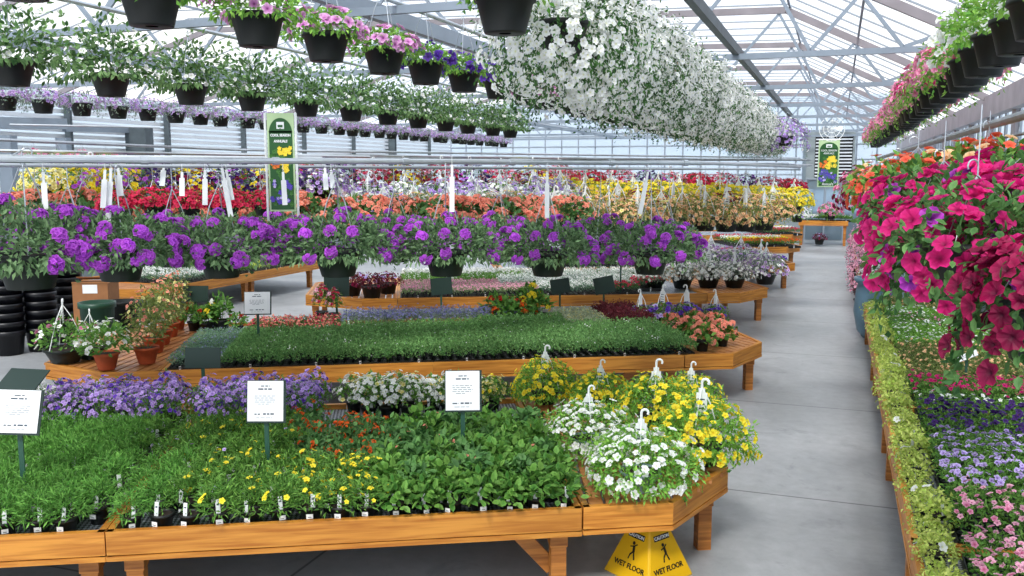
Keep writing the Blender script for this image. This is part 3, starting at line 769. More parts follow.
# right bench
tray('r_pink', '', 'mid', L=.032, W=.014, H=.15, nleaf=900, fl='palepink', nf=42, fr=.018, fl2='pink', nf2=16)
tray('r_lav', '', 'mid', L=.032, W=.014, H=.15, nleaf=900, fl='palelav', nf=55, fr=.02)
tray('r_dark', '', 'mid', L=.03, W=.013, H=.16, nleaf=950, fl='darkvio', nf=55, fr=.023)
tray('r_white', '', 'mid', L=.03, W=.013, H=.15, nleaf=900, fl='white', nf=22, fr=.018)
tray('r_mag', '', 'mid', L=.03, W=.013, H=.15, nleaf=800, fl='magenta', nf=60, fr=.018)
tray('r_peach', '', 'olive', L=.03, W=.014, H=.14, nleaf=850, fl='peach', nf=30, fr=.015)
tray('r_green', '', 'mid', L=.03, W=.013, H=.14, nleaf=1000, fl='white', nf=16, fr=.015, fl2='pink', nf2=8)
tray('r_light', '', 'bright', L=.03, W=.013, H=.14, nleaf=1000, fl='white', nf=40, fr=.014)
TD.update(r_pink='pink calibrachoa-like flowers', r_lav='lavender petunias', r_dark='dark purple flowers', r_white='small white flowers among green',
          r_mag='magenta flowers', r_peach='peach flowers', r_green='green plants with pink specks', r_light='light green plants with white specks')
TD['r_pink'] = 'pale pink dark-eyed flowers'; TD['r_light'] = 'light green plants'; TD['r_green'] = 'pink-specked green plants'; TD['r_white'] = 'small white flowers'
def kR(px, py, x, y):
    if y < 5.7: return 'r_pink'
    if y < 6.7: return 'r_lav'
    if y < 7.75: return 'r_dark'
    if y < 8.1: return 'r_white'
    if y < 8.55: return 'r_mag'
    if y < 10.3: return 'r_peach'
    if y < 11.6: return 'r_light'
    if y < 12.6: return 'r_green'
    return 'r_light' if y < 13.2 else 'r_peach'
for a, b, nm in ((2.02, 4.9, 'nearest right bench'), (5.05, 7.95, 'second right bench'), (8.05, 10.95, 'third right bench'), (11.05, 14.1, 'fourth right bench'), (17.25, 24.9, 'fifth right bench')):
    fieldtrays('the ' + nm, G(.45, 0), -AZ, .22, 1.3, a, b, kR if a < 15 else (lambda px, py, x, y: ('greenmix', 'whitet', 'limet', 'lavt')[int(y / .9) % 4]), lw=.55, ww=.288, group=None)
proto('jenny', 'potted_plant', 'potted plant', pot=(.055, .04, .09), Rr=.13, H=.1, T=.12, phi=2.0, leaf='lime', nleaf=300, L=.036, W=.026, spray=5, bump=.3, tagp=2)
proto('jennyw', 'potted_plant', 'potted plant', pot=(.055, .04, .09), Rr=.12, H=.12, T=.12, phi=1.9, leaf='lime', nleaf=380, L=.026, W=.02, spray=3, fl='white', nf=3, fr=.03)
d = 3.1; k = 0
while d < 13.9:
    k += 1
    p = G(.45 + .1 + U(-.03, .05), d); p.z = ZS - .04
    put('jennyw' if k % 4 == 1 else 'jenny', p, 'lime-leaved trailing plant on aisle edge of right bench, %s from the front' % nth(k), 'lime trailing plants along the aisle edge', s=U(.6, 1.0), rz=U(0, 6))
    d += U(.17, .26)

# ------------------------------------------------------------------ individual pots on benches 2 and 3
def bump13(x): return x
P2 = dict(pot=(.075, .055, .12))
proto('geran', 'potted_geranium', 'potted plant', **P2, Rr=.17, H=.17, T=.06, phi=1.7, leaf='mid', nleaf=150, L=.06, W=.055, broad=True, fl='coral', nf=15, fr=.05, cluster=22, indiv=True, petals=4, variants=2)
proto('terrawhite', 'potted_plant', 'potted plant', pot=(.12, .08, .17), potmat=M_terra, potlabel='orange terracotta pot', Rr=.26, H=.3, T=.05, phi=1.5, leaf='mid', nleaf=320, L=.07, W=.034, broad=True, fl='white', nf=45, fr=.028, variants=2)
proto('terratall', 'potted_plant', 'potted plant', pot=(.12, .08, .17), potmat=M_terra, potlabel='orange terracotta pot', Rr=.21, H=.55, T=.02, phi=1.4, leaf='olive', nleaf=420, L=.055, W=.022, fl='coral', nf=26, fr=.022, fl2='cream', nf2=12, core=.3, stem=8, variants=2)
proto('mixbowl', 'potted_plant', 'potted plant', pot=(.2, .13, .15), potmat=M_potg, potlabel='dark green bowl', Rr=.28, H=.3, T=.05, phi=1.5, leaf='mid', nleaf=360, L=.06, W=.028, broad=True, fl='white', nf=22, fr=.03, fl2='pink', nf2=14, variants=2, hang=.5, hook=True)
proto('ranred', 'potted_plant', 'potted plant', **P2, Rr=.13, H=.17, phi=1.4, leaf='mid', nleaf=160, L=.06, W=.03, broad=True, fl='red', nf=5, fr=.04, cluster=14, stem=5, indiv=True, variants=2)
proto('ranorange', 'potted_plant', 'potted plant', **P2, Rr=.13, H=.14, phi=1.4, leaf='mid', nleaf=160, L=.06, W=.03, broad=True, fl='orange', nf=5, fr=.04, cluster=14, stem=5, indiv=True, variants=1)
proto('ranyellow', 'potted_plant', 'potted plant', **P2, Rr=.12, H=.2, phi=1.3, leaf='mid', nleaf=160, L=.06, W=.03, broad=True, fl='yellow', nf=4, fr=.045, cluster=14, stem=5, indiv=True, variants=1)
proto('ranwhite', 'potted_plant', 'potted plant', **P2, Rr=.12, H=.22, phi=1.2, leaf='mid', nleaf=160, L=.06, W=.03, broad=True, fl='white', nf=3, fr=.045, cluster=14, stem=5, indiv=True, variants=1)
proto('snap', 'potted_plant', 'potted plant', **P2, Rr=.12, H=.3, phi=1.2, leaf='mid', nleaf=260, L=.045, W=.016, fl='palepink', nf=24, fr=.025, fl2='crimson', nf2=22, variants=2)
proto('pansypot', 'potted_plant', 'potted plant', pot=(.13, .1, .13), Rr=.2, H=.16, phi=1.6, leaf='mid', nleaf=360, L=.045, W=.02, fl='violet', nf=26, fr=.036, fl2='palelav', nf2=7, hang=.4, hook=True, variants=2)
proto('maroonpot', 'potted_plant', 'potted plant', pot=(.16, .12, .2), Rr=.24, H=.18, T=.08, phi=1.7, leaf='maroon', nleaf=400, L=.05, W=.022, fl='darkmag', nf=20, fr=.03, fl2='palelav', nf2=12, variants=2)
proto('osteo', 'potted_plant', 'potted plant', pot=(.16, .11, .16), Rr=.33, H=.27, T=.06, phi=1.6, leaf='grey', nleaf=600, L=.04, W=.014, fl='lilac', nf=110, fr=.026, fl2='white', nf2=50, variants=2, petals=7, hang=.45, hook=True)
proto('osteow', 'potted_plant', 'potted plant', pot=(.16, .11, .16), Rr=.33, H=.22, T=.06, phi=1.6, leaf='grey', nleaf=600, L=.04, W=.014, fl='white', nf=150, fr=.024, variants=2, petals=7, hang=.45, hook=True)
def seq(items, z, group=None):
    for kd, px, py, s, lab in items:
        p = at(px, py, z); put(kd, p, lab, group, s=s)
seq([('geran', 702, 351, 1.0, 'coral geranium at the front of the second bench end, lowest flowers'), ('geran', 722, 346, .95, 'coral geranium by the right rail of the second bench end'),
     ('geran', 690, 342, .95, 'coral geranium in the middle of the second bench end'), ('geran', 712, 336, .9, 'coral geranium second row on the second bench end'),
     ('geran', 672, 334, .8, 'orange-pink geranium beside the trays of the second bench end'), ('geran', 694, 330, .8, 'orange-pink geranium behind the coral ones on second bench end')], ZS - .01, 'coral geraniums on the second bench end')
seq([('pansypot', 640, 326, .9, 'violet pansy pot beside the dark maroon leaves'), ('pansypot', 662, 325, 1, 'violet pansy pot with white hook, middle of three'), ('pansypot', 686, 326, 1, 'violet pansy pot nearest the aisle on second bench'),
     ('pansypot', 715, 324, .85, 'violet pansy pot at back corner of second bench end')], ZS - .03, 'violet pansy pots')
seq([('ranred', 497, 326, 1.45, 'red ball-flowered pot left of the orange one'), ('ranorange', 507, 328, 1.45, 'orange ball-flowered pot on the second bench'), ('ranred', 516, 325, 1.30, 'small red ball-flowered pot behind the orange one'),
     ('ranorange', 524, 327, 1.30, 'red-orange ball-flowered pot beside the yellow one'), ('ranyellow', 529, 324, 1.59, 'tall yellow ball-flowered pot on the second bench'), ('ranyellow', 541, 325, 1.30, 'pale yellow ball-flowered pot beside the cream leaves')], ZS - .03)
seq([('ranred', 238, 334, .9, 'red flowered pot in front of the small white sign'), ('ranwhite', 222, 332, 1.3, 'tall white ball-flowered pot left of the small white sign'), ('ranyellow', 212, 332, 1.1, 'yellow ball-flowered pot beside white ones at bench left'),
     ('ranred', 206, 333, 1.1, 'red ball-flowered pot beside the yellow one at bench left'), ('ranred', 195, 332, 1.15, 'red ball-flowered pot nearest the terracotta row'), ('snap', 322, 321, 1.1, 'pink and white upright flowers in pot, left of two'), ('snap', 334, 322, 1.0, 'pink and crimson upright flowers in pot, right of two')], ZS - .03)
# terracotta pots
seq([('mixbowl', 66, 362, 1.0, 'dark green bowl of ferny leaves and mixed flowers at the bench corner'), ('terrawhite', 107, 369, 1.0, 'white-flowered plant in terracotta pot at front of bench end'),
     ('mixbowl', 92, 358, .8, 'bowl with pink flowers and white hooks behind the white-flowered pot'),
     ('terratall', 147, 363, 1.0, 'tall salmon-flowered plant in terracotta pot, nearest in the row'), ('terratall', 155, 352, 1.0, 'second salmon-flowered plant in the terracotta row'), ('terratall', 162, 344, 1.0, 'third salmon-flowered plant in the terracotta row'),
     ('terratall', 170, 336, 1.0, 'fourth salmon-flowered plant in the terracotta row'), ('terratall', 177, 329, 1.0, 'last salmon-flowered plant in the terracotta row')], ZS)
# third bench ends
seq([('maroonpot', 352, 296, 1, 'dark purple flowered pot at left end of third bench'), ('maroonpot', 372, 298, 1, 'dark purple and mauve flowered pot with white tag, third bench'), ('maroonpot', 388, 294, .9, 'dark purple flowered pot beside the pink-white trays')], ZS - .02)
seq([('osteow', 655, 289, 1.06, 'white daisy mound beside the tiny white flowers on third bench'), ('osteow', 682, 288, 1.12, 'white daisy mound, second toward the aisle on third bench'), ('osteow', 708, 288, 1.19, 'white daisy mound in front of the lilac ones on third bench'),
     ('osteow', 734, 288, 1.12, 'white daisy mound near the rail end of third bench'), ('osteo', 765, 284, 1.19, 'lilac daisy mound at the aisle end of third bench'), ('osteo', 740, 279, 1.38, 'large lilac daisy mound with white hook on third bench'),
     ('osteo', 710, 277, 1.38, 'large lilac daisy mound behind white ones on third bench'), ('osteo', 684, 276, 1.19, 'lilac daisy mound back row third bench, left end'), ('osteow', 760, 275, 1.12, 'pale daisy mound at back corner of third bench')], ZS - .02, 'daisy mounds on the third bench end')

# ------------------------------------------------------------------ verbena baskets and their pipes
HBK = dict(pot=(.15, .105, .17), potmat=M_potg)
proto('verbena', 'hanging_basket', 'flower basket', **HBK, Rr=.37, H=.23, T=.15, phi=1.95, leaf='verb', nleaf=2300, L=.045, W=.02, fl='purple', nf=46, fr=.046, cluster=34, indiv=True, variants=3, spray=8, hang=.5, petals=4)
vpos = [(30, 272, 5.0, 1.15, 'leftmost, by the black pot stacks'), (120, 265, 5.3, 1, 'left of the green tub'), (222, 263, 5.65, .95, 'in front of the angled bench'), (338, 262, 5.8, 1, 'above the crimson flowers'), (446, 262, 6.05, .97, 'above the two dark green signs'), (548, 263, 6.4, .97, 'right of middle'), (650, 262, 6.9, .97, 'at the aisle end of the row')]
vback = [(72, 254, 6.2, .9, 'second row, leftmost'), (175, 254, 6.5, .9, 'second row, second'), (285, 252, 6.8, .9, 'second row, third'), (395, 250, 7.0, .9, 'second row, fourth'), (500, 250, 7.3, .9, 'second row, fifth'), (600, 250, 7.6, .9, 'second row, sixth'), (668, 250, 8.1, .85, 'second row, at its aisle end')]
for px, py, D, s, lab in vback:
    p = dep(px, py, D); p.z -= .09
    put('verbena', p, 'purple verbena hanging basket just behind the front ones, %s' % lab, 'purple verbena baskets behind', s=s)
    m = MB(); m.tube([Vector((p.x, p.y, p.z + .67 * s)), Vector((p.x, p.y, 2.585))], .003, 5)
    obj('hanging_wire', m, M_galv, label='thin wire holding up the verbena basket, %s' % lab, cat='wire', group='wires of the second verbena row')
a_, b_ = dep(40, 254, 6.1), dep(690, 250, 8.2)
m = MB(); m.tube([(a_.x, a_.y, 2.585), (b_.x, b_.y, 2.585)], .012, 8)
obj('hanging_pipe', m, M_galv, label='thin pipe of the second verbena row behind the thick pipe', cat='pipe')
for px, py, D, s, lab in vpos:
    p = dep(px, py, D); p.z -= .09
    put('verbena', p, 'purple verbena hanging basket %s, front row' % lab, 'purple verbena baskets', s=s)
pa, pb = dep(-40, 159.5, 4.7), dep(700, 163, 7.1)
m = MB(); m.tube([pa, pb], .019, 10)
for t in (0.02, .18, .33, .5, .66, .83, .97):
    c = pa.lerp(pb, t); dd = (pb - pa).normalized(); m.tube([c - dd * .02, c + dd * .02], .025, 10)
obj('hanging_pipe', m, M_galv, label='thick galvanised pipe crossing above the purple verbena baskets', cat='pipe')
m = MB(); pc = dep(800, 167, 9.6); m.tube([pb, pc], .013, 8)
obj('hanging_pipe', m, M_galv, label='thinner galvanised pipe continuing from the thick one toward the aisle', cat='pipe')
m = MB(); m.tube([dep(-40, 165, 4.75), dep(800, 169.5, 9.6)], .011, 8)
obj('hanging_pipe', m, M_galv, label='thin pipe directly below the thick pipe over the verbenas', cat='pipe')
m = MB(); m.tube([dep(-20, 139, 10), dep(240, 150, 13), dep(800, 158, 22)], .018, 8)
obj('hanging_pipe', m, M_galv, label='long thin pipe higher and farther back, across the left wall', cat='pipe')
m = MB(); m.tube([dep(300, 158, 14), dep(810, 160, 24)], .03, 8)
obj('hanging_pipe', m, M_darkpipe, label='grey pipe far back behind the thick verbena pipe', cat='pipe')
# drop wires of the verbenas and tags
for k, (px, py, D, s, lab) in enumerate(vpos):
    p = dep(px, py, D); t = pa.lerp(pb, (p.x - pa.x) / (pb.x - pa.x)); top = p.z - .09 + (.17 + .5) * s
    m = MB()
    m.tube([Vector((p.x, p.y, top - .01)), Vector((t.x, t.y, t.z + .02))], .003, 5)
    obj('hanging_wire', m, M_galv, label='thin wire holding up the verbena basket %s' % lab, cat='wire', group='wires of the verbena baskets')
tags = [(43, 172, 5.0, 215, 3), (105, 170, 5.2, 208, -2), (111, 168, 5.22, 222, -3), (118, 168, 5.3, 196, 3), (164, 165, 5.5, 186, -2), (182, 172, 5.5, 196, 0), (205, 170, 5.55, 205, 0), (222, 168, 5.6, 217, 9), (226, 170, 5.62, 200, 6), (452, 165, 6.0, 212, 0), (547, 172, 6.3, 218, 0), (648, 172, 6.7, 214, -8), (325, 168, 5.8, 190, 1), (331, 170, 5.8, 188, 2), (283, 172, 5.7, 205, 2)]
for k, (px, y0, D, y1, dx) in enumerate(tags):
    a = dep(px, y0, D - .06); b = dep(px + dx, y1, D - .06); m = MB()
    wd = .032; dirn = (b - a).normalized(); side = Vector((1, 0, 0)); side = (side - dirn * side.dot(dirn)).normalized(); nn = side.cross(dirn)
    M = Matrix(((side.x, nn.x, -dirn.x, a.x), (side.y, nn.y, -dirn.y, a.y), (side.z, nn.z, -dirn.z, a.z), (0, 0, 0, 1)))
    L = (b - a).length
    m.box(-wd / 2, -.001, -L, wd / 2, .001, -L * .25, M); m.box(-wd * .25, -.001, -L * .25, wd * .25, .001, 0, M)
    m.tube([a, a + Vector((0, 0, .06))], .002, 4)
    for q in range(3): m.box(-wd * .3, .001, -L * (.9 - q * .12), wd * .3, .0016, -L * (.87 - q * .12), M, mi=1)
    obj('hanging_tag', m, [M_white, M_ink], label='long white plastic tag on the verbena pipe, %s from the left' % nth(sorted(t[0] for t in tags).index(px) + 1), cat='tag', group='long white tags')

# ------------------------------------------------------------------ hanging rows behind
H2 = dict(pot=(.15, .105, .16), hang=.36, hook=True)
proto('gerbask', 'hanging_basket', 'flower basket', pot=(.15, .105, .16), Rr=.3, H=.2, T=.08, phi=1.75, leaf='deep', nleaf=350, L=.06, W=.05, broad=True, fl='coral', nf=48, fr=.058, cluster=16, variants=2, petals=4, hang=.36)
proto('crimbask', 'hanging_basket', 'flower basket', pot=(.15, .105, .16), Rr=.32, H=.2, T=.1, phi=1.75, leaf='deep', nleaf=350, L=.05, W=.02, fl='crimson', nf=240, fr=.034, variants=2, hang=.36)
for key, lf, f1, f2, n1, n2 in (('calcream', 'bright', 'cream', 'yellow', 200, 50), ('calyel', 'mid', 'yellow', 'purple', 130, 60), ('calorange', 'deep', 'yellow', 'darkmag', 90, 110), ('caldark', 'deep', 'darkvio', 'purple', 110, 50),
        ('callav', 'mid', 'lav', 'white', 180, 60), ('calwhite', 'bright', 'white', 'palelav', 130, 40), ('calred', 'deep', 'crimson', 'palepink', 130, 70), ('calfull', 'bright', 'yellow', 'cream', 260, 20), ('calpeach', 'olive', 'peach', 'cream', 85, 16)):
    proto(key, 'hanging_basket', 'flower basket', **H2, Rr=.33, H=.22, T=.16, phi=2.0, leaf=lf, nleaf=600, L=.036, W=.013, fl=f1, nf=n1, fr=.029, fl2=f2, nf2=n2, variants=2, spray=8)
KN = {'gerbask': 'coral geranium', 'crimbask': 'crimson-flowered', 'calcream': 'cream yellow flowered', 'calyel': 'yellow and purple flowered', 'calorange': 'yellow and maroon flowered', 'caldark': 'dark purple flowered',
      'callav': 'lavender-flowered', 'calwhite': 'white-flowered leafy', 'calred': 'crimson and pink flowered', 'calfull': 'bright yellow flowered', 'calpeach': 'peach-flowered'}
def hrow(rowname, kinds, x0, x1, n, y0, y1, D0, D1_, s=1.0, jit=0):
    pts = []
    for i in range(n):
        t = i / max(1, n - 1); D = D0 + (D1_ - D0) * t
        # even spacing in space, so ends given and steps in between follow
        a = dep(x0, y0, D0); b = dep(x1, y1, D1_); p = a.lerp(b, t)
        kd = kinds[i % len(kinds)]
        p = Vector((p.x + U(-.03, .03), p.y + U(-.04, .04), p.z + U(-.02, .02)))
        c = put(kd, (p.x, p.y, p.z - .2 * s), '%s basket in %s, %s from left' % (KN[kd], rowname, nth(i + 1)), 'baskets in ' + rowname, s=s); pts.append(p)
        w = MB(); zt = p.z + .3 * s; w.tube([(p.x, p.y, zt), (p.x, p.y, 2.62 + .0)] if zt < 2.6 else [(p.x, p.y, zt), (p.x, p.y, zt + .1)], .003, 4)
        if zt < 2.6:
            o = obj('hanging_wire', w, M_galv, label='thin wire up from the %s basket of %s' % (nth(i + 1), rowname), cat='wire', group='wires of ' + rowname)
    a, b = pts[0], pts[-1]; e = (b - a).normalized(); m = MB()
    m.tube([(a.x - e.x, a.y - e.y, max(2.62, a.z + .32 * s)), (b.x + e.x * .5, b.y + e.y * .5, max(2.62, b.z + .32 * s))], .016, 6)
    obj('hanging_pipe', m, M_galv, label='galvanised pipe carrying ' + rowname, cat='pipe')
hrow('the coral geranium row', ['gerbask'], -15, 565, 16, 216, 215, 7.3, 10)
hrow('the crimson row', ['crimbask'], 120, 262, 5, 203, 203, 7.3, 7.7, .62)
hrow('the yellow and purple row', ['calcream', 'calyel', 'calyel', 'caldark', 'calorange', 'caldark', 'calorange', 'caldark', 'callav', 'calorange', 'calred'], 52, 322, 9, 183, 184, 7.9, 9.0, .85)
hrow('the dark purple row', ['caldark', 'calred', 'callav', 'caldark'], 60, 330, 9, 200, 202, 10.5, 11.8, 1)
hrow('the red row under the pipe', ['calred', 'caldark', 'calred', 'calorange'], 300, 560, 9, 178, 178, 12.2, 14, .95)
hrow('the lavender row', ['callav', 'callav', 'calwhite'], 335, 560, 8, 196, 192, 10.6, 12, .95)
hrow('the white leafy row', ['calwhite', 'calwhite', 'calpeach'], 350, 565, 8, 209, 206, 9.9, 11, .95)
hrow('the bright yellow row', ['calfull'], 560, 792, 12, 193, 200, 12.5, 15.6, 1.08)
hrow('the peach row', ['calpeach'], 556, 765, 10, 216, 214, 10.4, 12.6, 1.12)
hrow('the second peach row', ['calpeach', 'calpeach', 'calorange'], 585, 772, 8, 205, 206, 11.8, 14, 1.1)
hrow('the far red and pink row', ['calred', 'crimbask', 'calred', 'caldark'], 560, 790, 10, 178, 186, 16, 19, 1)
hrow('the far right mixed row', ['crimbask', 'calred', 'calfull', 'calwhite'], 760, 798, 4, 196, 214, 17, 21, 1)

# ------------------------------------------------------------------ overhead rows
HP = dict(pot=(.155, .11, .19), potmat=M_pot)
proto('petpink', 'hanging_basket', 'flower basket', **HP, Rr=.27, H=.15, T=.1, phi=1.85, leaf='bright', nleaf=600, L=.045, W=.024, fl='pinkeye', nf=46, fr=.042, indiv=True, hang=.5, spray=5, variants=2)
proto('petpurple', 'hanging_basket', 'flower basket', **HP, Rr=.25, H=.15, T=.08, phi=1.8, leaf='bright', nleaf=600, L=.045, W=.024, fl='violet', nf=36, fr=.042, indiv=True, hang=.5, spray=3, variants=2)
proto('petpinkfar', 'hanging_basket', 'flower basket', **HP, Rr=.27, H=.16, T=.14, phi=2.0, leaf='mid', nleaf=450, L=.045, W=.022, fl='pinkeye', nf=60, fr=.04, hang=.5, spray=8, variants=2)
proto('petwhite', 'hanging_basket', 'flower basket', **HP, Rr=.3, H=.3, T=.05, phi=1.65, leaf='bright', nleaf=600, L=.045, W=.026, fl='white', nf=30, fr=.045, indiv=True, hang=.5, spray=2, variants=2)
proto('petrose', 'hanging_basket', 'flower basket', **HP, Rr=.33, H=.26, T=.2, phi=1.9, leaf='bright', nleaf=500, L=.045, W=.022, fl='pink', nf=85, fr=.045, fl2='magenta', nf2=8, hang=.5, spray=6, variants=2)
proto('greenbask', 'hanging_basket', 'flower basket', **HP, Rr=.4, H=.42, T=.12, phi=1.9, leaf='hang', nleaf=1000, L=.062, W=.032, broad=True, fl='white', nf=36, fr=.028, hang=.5, spray=3, variants=3, core=.3, stem=10, bump=.3)
proto('lavsmall', 'hanging_basket', 'flower basket', pot=(.115, .085, .14), Rr=.24, H=.12, T=.14, phi=1.95, leaf='grey', nleaf=300, L=.04, W=.012, fl='lilac', nf=70, fr=.02, fl2='lav', nf2=30, hang=.45, variants=2, spray=8)
proto('bacopa', 'hanging_basket', 'flower basket', **HP, Rr=.45, H=.32, T=.5, phi=2.7, leaf='dark', nleaf=2500, L=.036, W=.015, fl='white', nf=1100, fr=.026, hang=.45, variants=3, spray=30, bump=.25, core=.55)
proto('bacopalav', 'hanging_basket', 'flower basket', **HP, Rr=.42, H=.34, T=.4, phi=2.3, leaf='grey', nleaf=900, L=.036, W=.015, fl='lav', nf=260, fr=.028, fl2='white', nf2=110, hang=.45, variants=1, spray=10)
def orow(key_fn, l, d0, d1, step, zb, name, group, hl=.69):
    d = d0; i = 0
    while d < d1:
        i += 1; kd = key_fn(i, d); dd = d + U(-.04, .04)
        p = G(l + U(-.04, .04), dd, zb)
        put(kd[0], p, '%s, %s from the camera end' % (kd[1], nth(i)), group)
        zt = zb + (hl if kd[0] != 'lavsmall' else .59)
        if zt < 3.84:
            w = MB(); w.tube([(p.x, p.y, zt - .01), (p.x, p.y, 3.86)], .003, 4); obj('hanging_wire', w, M_galv, label='thin wire above the %s basket of %s' % (nth(i), name), cat='wire', group='wires of ' + name)
        d += step
def ko1(i, d):
    if d < 6.9: return ('petpink', 'pink and purple petunias in black basket high overhead')
    if d < 9.5: return ('petpurple', 'violet petunias in black basket high overhead')
    return ('petpinkfar', 'pink-purple trailing petunias in black basket overhead')
orow(ko1, -3.36, 3.06, 30, .83, 3.25, 'the petunia row', 'overhead petunia baskets')
orow(lambda i, d: ('bacopa', 'black basket overflowing with trailing tiny white flowers'), -1.62, 5.35, 24, .78, 3.2, 'the white trailing row', 'overhead trailing white baskets')
put('petwhite', dep(505, 14, 4.75) - Vector((0, 0, .1)), 'black basket at top of the picture, only its pot showing', None)
put('bacopalav', dep(785, 146, 17.5) - Vector((0, 0, 0)), 'round lavender and white basket at the end of the white row')
orow(lambda i, d: ('petwhite', 'white petunias in black basket high at right') if d < 7.6 else ('petrose', 'rose pink petunias in black basket high at right'), .9, 5.0, 26, .62, 3.13, 'the right overhead row', 'overhead baskets on the right')
orow(lambda i, d: ('greenbask', 'leafy green basket with tiny white flowers overhead'), -5.85, 4.2, 17, 1.0, 3.14, 'the leafy green row', 'overhead leafy green baskets')
orow(lambda i, d: ('lavsmall', 'small basket of pale lavender flowers overhead'), -8.0, 7.0, 22, .5, 3.12, 'the small lavender row', 'overhead small lavender baskets')
# pink flowers by the left wall
hrow_k = [(34, 152, 13.5), (58, 153, 13.7), (82, 153, 13.8), (106, 154, 14)]
for i, (px, py, D) in enumerate(hrow_k):
    p = dep(px, py, D); put('petrose', (p.x, p.y, p.z - .25), 'pink-flowered basket before the left wall, %s from the left' % nth(i + 1), 'pink baskets by the left wall', s=.62)
m = MB(); a = dep(10, 130, 13.4); b = dep(160, 130, 14.3); m.tube([(a.x, a.y, 3.2), (b.x, b.y, 3.2)], .015, 6); obj('hanging_pipe', m, M_galv, label='pipe carrying the pink baskets by the left wall', cat='pipe')

# ------------------------------------------------------------------ right low row
proto('petmag', 'hanging_basket', 'flower basket', pot=(.15, .105, .17), potmat=M_potg, Rr=.33, H=.22, T=.28, phi=2.3, leaf='deep', nleaf=1500, L=.045, W=.024, broad=True, fl='magenta', nf=74, fr=.039, fl2='violmag', nf2=25, more=80, indiv=True, variants=2, hang=.3, spray=14, cup=.35, wire=.002)
proto('petdark', 'hanging_basket', 'flower basket', pot=(.15, .105, .17), potmat=M_potg, Rr=.26, H=.2, T=.34, phi=2.2, leaf='deep', nleaf=600, L=.05, W=.026, broad=True, fl='darkmag', nf=80, fr=.042, more=40, indiv=True, variants=1, hang=.3, spray=10, cup=.35, wire=.002)
proto('begcoral', 'hanging_basket', 'flower basket', pot=(.15, .105, .17), potmat=M_potg, Rr=.3, H=.2, T=.14, phi=1.9, leaf='mid', nleaf=450, L=.06, W=.03, broad=True, fl='redcoral', nf=95, fr=.035, fl2='peach', nf2=22, variants=2, hang=.3, wire=.002)
proto('pinkvio', 'hanging_basket', 'flower basket', pot=(.15, .105, .17), Rr=.3, H=.22, T=.3, phi=2.2, leaf='mid', nleaf=400, L=.04, W=.014, fl='pink', nf=160, fr=.03, fl2='darkmag', nf2=120, variants=1, hang=.3, wire=.002)
for kd, px, py, D, s, lab in (('petmag', 972, 262, 2.75, .88, 'big magenta petunia basket hanging nearest on the right'), ('petdark', 1050, 322, 2.35, .85, 'dark crimson petunia basket cut by the right picture edge'),
        ('petmag', 1030, 228, 3.1, .95, 'magenta petunia basket behind the dark crimson one'), ('petmag', 940, 225, 3.6, .85, 'magenta petunia basket behind the nearest one'), ('begcoral', 915, 206, 4.4, .95, 'coral begonia basket hanging behind magenta petunias'),
        ('begcoral', 985, 196, 4.3, 1.0, 'coral and peach basket behind the magenta ones at right'), ('begcoral', 898, 200, 5.6, .9, 'orange-coral basket farther along the right pipe'), ('petdark', 1015, 190, 4.8, .8, 'small dark crimson basket high at right'),
        ('pinkvio', 870, 196, 8.5, .95, 'pink and maroon basket hanging alone over the right bench'), ('pinkvio', 882, 190, 10.5, .9, 'second pink and maroon basket farther down the right bench')):
    p = dep(px, py, D); put(kd, (p.x, p.y, p.z - .12 * s), lab, s=s, v=0, rz=px * .01)
    w = MB(); zt = p.z + (.35) * s; w.tube([(p.x, p.y, zt - .01), (p.x, p.y, max(zt + .05, 2.7))], .002, 4); obj('hanging_wire', w, M_galv, label='thin wire above the ' + ' '.join(lab.split()[:7]), cat='wire')
m = MB(); m.tube([dep(1075, 100, 2.9), dep(878, 158.5, 12.5)], .02, 10)
obj('hanging_pipe', m, M_darkpipe, label='grey pipe running down the right side above the magenta petunias', cat='pipe')
m = MB(); m.tube([dep(1090, 120, 3.2), dep(878, 163, 13)], .008, 8)
obj('hanging_pipe', m, M_darkpipe, label='thin grey pipe just under the right side pipe', cat='pipe')

# ------------------------------------------------------------------ signs
def card_text(m, w, h, rows, mi=1):
    for (y, x0, x1, t) in rows: 
        x = x0
        while x < x1:
            ln = U(.06, .16); e = min(x1, x + ln); m.box((x - .5) * w, -.0035, (y - .5) * h, (e - .5) * w, -.002, (y - .5 + t) * h, mi=mi); x = e + .03
ROWS = [(.86, .38, .62, .025), (.78, .3, .68, .035), (.62, .2, .78, .012), (.57, .2, .72, .012), (.52, .22, .8, .012), (.47, .2, .75, .012), (.42, .3, .6, .012), (.16, .2, .38, .03), (.16, .44, .76, .04), (.08, .25, .7, .01)]
def sign(name, label, pos, zc, w, h, tilt, yaw, front=True, post=M_greenpost, zb=0, group=None, roll=0):
    r = thing(name, label, 'sign', (pos[0], pos[1], zb), yaw, group)
    m = MB(); m.box(-.014, -.006, 0, .014, .006, zc - zb - h * .3); obj('post', m, post, r)
    b = MB(); b.box(-w / 2 - .006, 0, -h / 2 - .012, w / 2 + .014, .007, h / 2 + .004)
    o = obj('board', b, M_green, r, loc=(0, -.004, zc - zb)); o.rotation_euler = (tilt, roll, 0)
    if front:
        c = MB(); c.box(-w / 2, -.003, -h / 2, w / 2, -.0005, h / 2); card_text(c, w, h, ROWS)
        obj('card', c, [M_card, M_ink], o, loc=(0, -.002, 0))
    return r
def signpx(label, px, pytop, pybot, D, wpx, front=True, tilt=-.15, yaw=0, base=ZS - .04, name='bench_sign', post=M_greenpost, roll=0):
    a = dep(px, pytop, D); b = dep(px, pybot, D)
    h = (a.z - b.z) / math.cos(tilt) * .98
    return sign(name, label, a, (a.z + b.z) / 2, wpx * D / 900, h, tilt, yaw, front, post, base, roll=roll)
